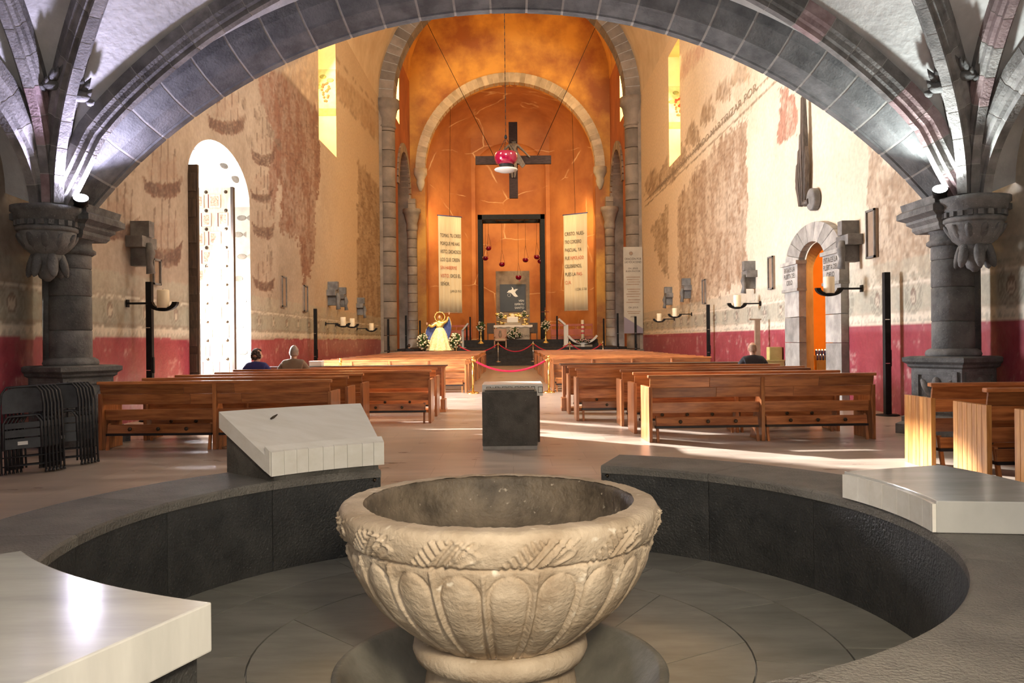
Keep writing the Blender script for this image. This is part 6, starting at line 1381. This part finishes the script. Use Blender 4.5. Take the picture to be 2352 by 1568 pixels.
# ================================================================== SANCTUARY FURNITURE
def ambo(label, loc, m, s):
    t = thing('ambo', label, 'lectern', loc); MB().box(-0.14, 0.14, -0.1, 0.1, 0, 1.35).build('post', m, t, 0.01)
    Mx = Matrix.Translation((s * -0.05, 0, 1.35)) @ Matrix.Rotation(s * rad(-48), 4, 'Y'); pb = MB(); pb.box(-0.06, 0.06, -0.28, 0.28, 0, 0.55, Mx); pb.build('book_rest', m, t, 0.006); MB().box(-0.2 if s > 0 else -1.6, 1.6 if s > 0 else 0.2, -0.3, 0.3, -0.02, 0.10).build('base', M['altar'], t, 0.01); return t
ambo('white angled ambo right of the altar', (3.35, 51.8, ZP + 0.02), M['white'], 1); 
t = thing('lectern', 'slim pale lectern behind the gowned statue', 'lectern', (-3.05, 51.8, ZP)); MB().box(-0.07, 0.07, -0.06, 0.06, 0, 1.15).build('post', M['chalk'], t); 
pb = MB(); pb.box(-0.05, 0.05, -0.25, 0.25, 0, 0.55, Matrix.Translation((0, 0, 1.1)) @ Matrix.Rotation(rad(40), 4, 'Y')); pb.build('book_rest', M['chalk'], t, 0.006); MB().box(-0.2, 0.2, -0.2, 0.2, 0, 0.03).build('base', M['chalk'], t)
# curved white cradle with flowers and paschal candle
t = thing('paschal_candle', 'tall paschal candle on a white curved cradle right of the ambo', 'candle', (4.35, 51.4, ZP)); rings = []
for i in range(15):
    a = math.pi * (1.18 + 0.64 * i / 14); rings.append([(1.05 * 0.55 * math.cos(a) * (1 if True else 0) * 1.1 if False else r_ * math.cos(a), y_, 1.25 + r_ * math.sin(a)) for r_, y_ in ((0.98, -0.12), (1.10, -0.12), (1.10, 0.12), (0.98, 0.12))])
MB().sweep(rings).build('cradle', M['white'], t); MB().box(-0.1, 0.1, -0.1, 0.1, 0, 0.2).build('foot', M['white'], t)
cd = MB().lathe([(0.10, 0.3), (0.10, 1.62), (0.08, 1.65)], 16, (0, 0, 0)).build('candle', M['wax'], t)
for z in (0.8, 1.05, 1.3): MB().lathe([(0.102, z), (0.102, z + 0.08)], 16, caps=False).build('painted_band', M['velvet'], cd)
flowers('flower_wreath', 'wreath of pink flowers around the foot of the paschal candle', (4.35, 51.4, ZP), [((-0.22, -0.2, 0.34), 0.2, 0.6), ((0.22, -0.2, 0.34), 0.2, 0.6), ((0.0, -0.25, 0.42), 0.2, 0.6)], None, 40, 'pink', 0.045)
for s, x0, x1, lab in ((-1, -5.2, -2.7, 'long red wooden bench against the apse left of the altar'), (1, 2.6, 5.4, 'long red wooden bench against the apse right of the altar')):
    t = thing('bench', lab, 'bench', (x0, 55.5, ZD - 0.48)); L = x1 - x0
    MB().box(0, L, 0.45, 0.52, 0.75, 1.15).build('backrest', M['redbench'], t, 0.01); MB().box(0, L, 0.43, 0.5, 1.35, 1.5).build('top_rail', M['redbench'], t, 0.01); MB().box(-0.02, L + 0.02, -0.1, 0.45, 0.62, 0.70).build('seat', M['redbench'], t, 0.01)
    for i in range(6): MB().box(i * (L - 0.06) / 5, i * (L - 0.06) / 5 + 0.06, 0.44, 0.5, 0.5, 1.4).build('upright', M['redbench'], t)
    for i in range(8): MB().box(i * L / 8 + 0.004, (i + 1) * L / 8 - 0.004, -0.08, -0.05, 0.0, 0.62).build('front_board', M['redbench'], t, 0.004, 1)
t = thing('processional_cross', 'slim processional cross on a staff behind the right flower stand', 'cross', (2.14, 53.6, ZD)); MB().tube([(0, 0, 0), (0, 0, 1.35)], 0.018, 8).build('staff', M['brass'], t); MB().box(-0.025, 0.025, -0.015, 0.015, 1.3, 2.05).build('upright', M['velvetdk'], t); MB().box(-0.25, 0.25, -0.015, 0.015, 1.74, 1.79).build('arm', M['velvetdk'], t)
fg = MB(); fg.tube([(0, -0.03, 1.45), (0, -0.04, 1.62), (0, -0.04, 1.74)], [0.02, 0.035, 0.03], 6); fg.ell((0, -0.04, 1.82), 0.03, 0.03, 0.04, 8, 6); fg.build('figure', M['gold'], t)
MB().lathe([(0.14, 0), (0.14, 0.03), (0.03, 0.06)], 12).build('foot', M['brass'], t)
for i, (x, h) in enumerate(((-2.95, 1.55), (-2.72, 2.0), (2.95, 2.0), (6.0, 1.8), (-6.0, 1.8))):
    t = thing('speaker_bar', 'thin black speaker bar at the sanctuary wall, %s of five' % ordw[[1, 2, 3, 4, 0][i]], 'speaker', (x, 54.6, ZP)); MB().box(-0.05, 0.05, -0.05, 0.05, 0.02, h).build('bar', M['black'], t, 0.006); MB().box(-0.14, 0.14, -0.14, 0.14, 0, 0.03).build('foot', M['black'], t)
# gowned statue with cloak, halo and raised arm
t = thing('gowned_statue', 'statue in a glowing cream and gold gown with blue cloak and raised arm', 'statue', (-4.05, 46.9, 0))
MB().lathe([(0.62, 0), (0.62, 0.12), (0.55, 0.16), (0.55, 0.80), (0.62, 0.84), (0.62, 0.92)], 8, rot=0.39, smooth=False).build('pedestal', M['gold'], t)
gw = []
for i in range(22):
    u = i / 21; z = 0.92 + 1.30 * u; r = 0.62 * (1 - u) ** 0.75 + 0.15; gw.append([((r * (1 + 0.07 * (1 - u) * math.cos(11 * a))) * math.cos(a), 0.8 * r * (1 + 0.07 * (1 - u) * math.cos(11 * a)) * math.sin(a), z) for a in [2 * math.pi * j / 88 for j in range(88)]])
MB().grid(gw, closed_v=True).build('gown', M['gown'], t)
skin_mesh('bodice', [(0, 0, 2.1), (0, 0, 2.35), (0, -0.02, 2.5), (0.0, -0.03, 2.6), (-0.22, -0.03, 2.42), (-0.45, -0.15, 2.25), (-0.62, -0.25, 2.35), (0.2, -0.03, 2.45), (0.42, -0.08, 2.55), (0.52, -0.1, 2.82)], [(0, 1), (1, 2), (2, 3), (1, 4), (4, 5), (5, 6), (1, 7), (7, 8), (8, 9)], [0.18, 0.19, 0.1, 0.07, 0.12, 0.09, 0.08, 0.12, 0.09, 0.07], M['gold'], t)
hm, T_ = head_mesh(Vector((0, -0.05, 2.75)), rad(180), 1.05)
for s_, q_ in ((-1, (-0.68, -0.3, 2.38)), (1, (0.55, -0.12, 2.95))):
    c = Vector(q_); hm.ell(c, 0.04, 0.03, 0.05, 8, 6)
    for f in range(5): hm.tube([c + Vector((-0.03 + 0.015 * f, 0, 0.02)), c + Vector((-0.04 + 0.02 * f, -0.01, 0.12 - 0.012 * abs(f - 2)))], [0.010, 0.007], 5)
hm.build('head_and_hands', M['skin'], t)
vl = MB(); vl.grid([[(0.15 * r * math.cos(a), 0.02 + 0.13 * r * math.sin(a), z) for a in [math.pi * (-0.1 + 1.2 * j / 16) for j in range(17)]] for r, z in ((0.2, 2.92), (0.85, 2.87), (1.0, 2.75), (1.15, 2.55), (1.6, 2.45))]); so = vl.build('veil', M['gold'], t)
hl = MB(); hl.sweep([[(r_ * math.cos(2 * math.pi * k_ / 30), 0.08 + y_, 2.80 + r_ * math.sin(2 * math.pi * k_ / 30)) for r_, y_ in ((0.26, 0), (0.29, 0), (0.29, 0.02), (0.26, 0.02))] for k_ in range(31)])
for k_ in range(12): hl.ell((0.3 * math.cos(2 * math.pi * k_ / 12), 0.08, 2.80 + 0.3 * math.sin(2 * math.pi * k_ / 12)), 0.025, 0.02, 0.025, 6, 4)
hl.build('halo', M['gold'], t)
for s_, m_1 in ((-1, 0), (1, 1)):
    g = []; gi = []
    for i in range(13):
        u = i / 12; row = []; rowi = []
        for j in range(15):
            v = j / 14; x = s_ * (0.18 + (0.62 if s_ < 0 else 0.50) * v ** 0.8 * (0.55 + 0.45 * math.sin(math.pi * min(1, u * 0.9 + 0.15)))); z = 2.55 - (0.25 if s_ < 0 else -0.25) * v * (1 - u) - 1.25 * u * (0.75 + 0.25 * v); y = 0.10 - 0.25 * v + 0.03 * math.sin(j * 1.9 + u * 3)
            row.append((x, y, z)); rowi.append((x * 0.97, y - 0.03, z - 0.01))
        g.append(row); gi.append(rowi)
    MB().grid(g).build('cloak', M['gold'], t); MB().grid(gi).build('cloak_lining', M['bluecloak'], t)
light('SPOT', 'gown_fill_spot', (-4.6, 42.5, 8.6), (-4.05, 46.9, 1.6), 4500, (1, 0.80, 0.48), 0.1, spot=rad(24), blend=0.6)  # added, unseen spot that makes the gown glow
for i, (x, lab) in enumerate(((-4.95, 'bouquet of pale flowers left of the gowned statue'), (-3.15, 'bouquet of pale flowers right of the gowned statue'))):
    flowers('statue_bouquet', lab, (x, 46.5, 0), [((0, 0, 1.45), 0.36, 1.25)], 'steel', 110, br=0.055)
# white carton on the first far pew at the left
t = thing('carton', 'plain white carton lying on the left prayer desk', 'box', (-4.12, 17.6, 0.946)); MB().box(-0.13, 0.13, -0.11, 0.11, 0.0, 0.09).build('box', M['paper'], t, 0.008); MB().box(-0.135, 0.135, -0.115, 0.115, 0.085, 0.11).build('lid', M['white'], t, 0.006)
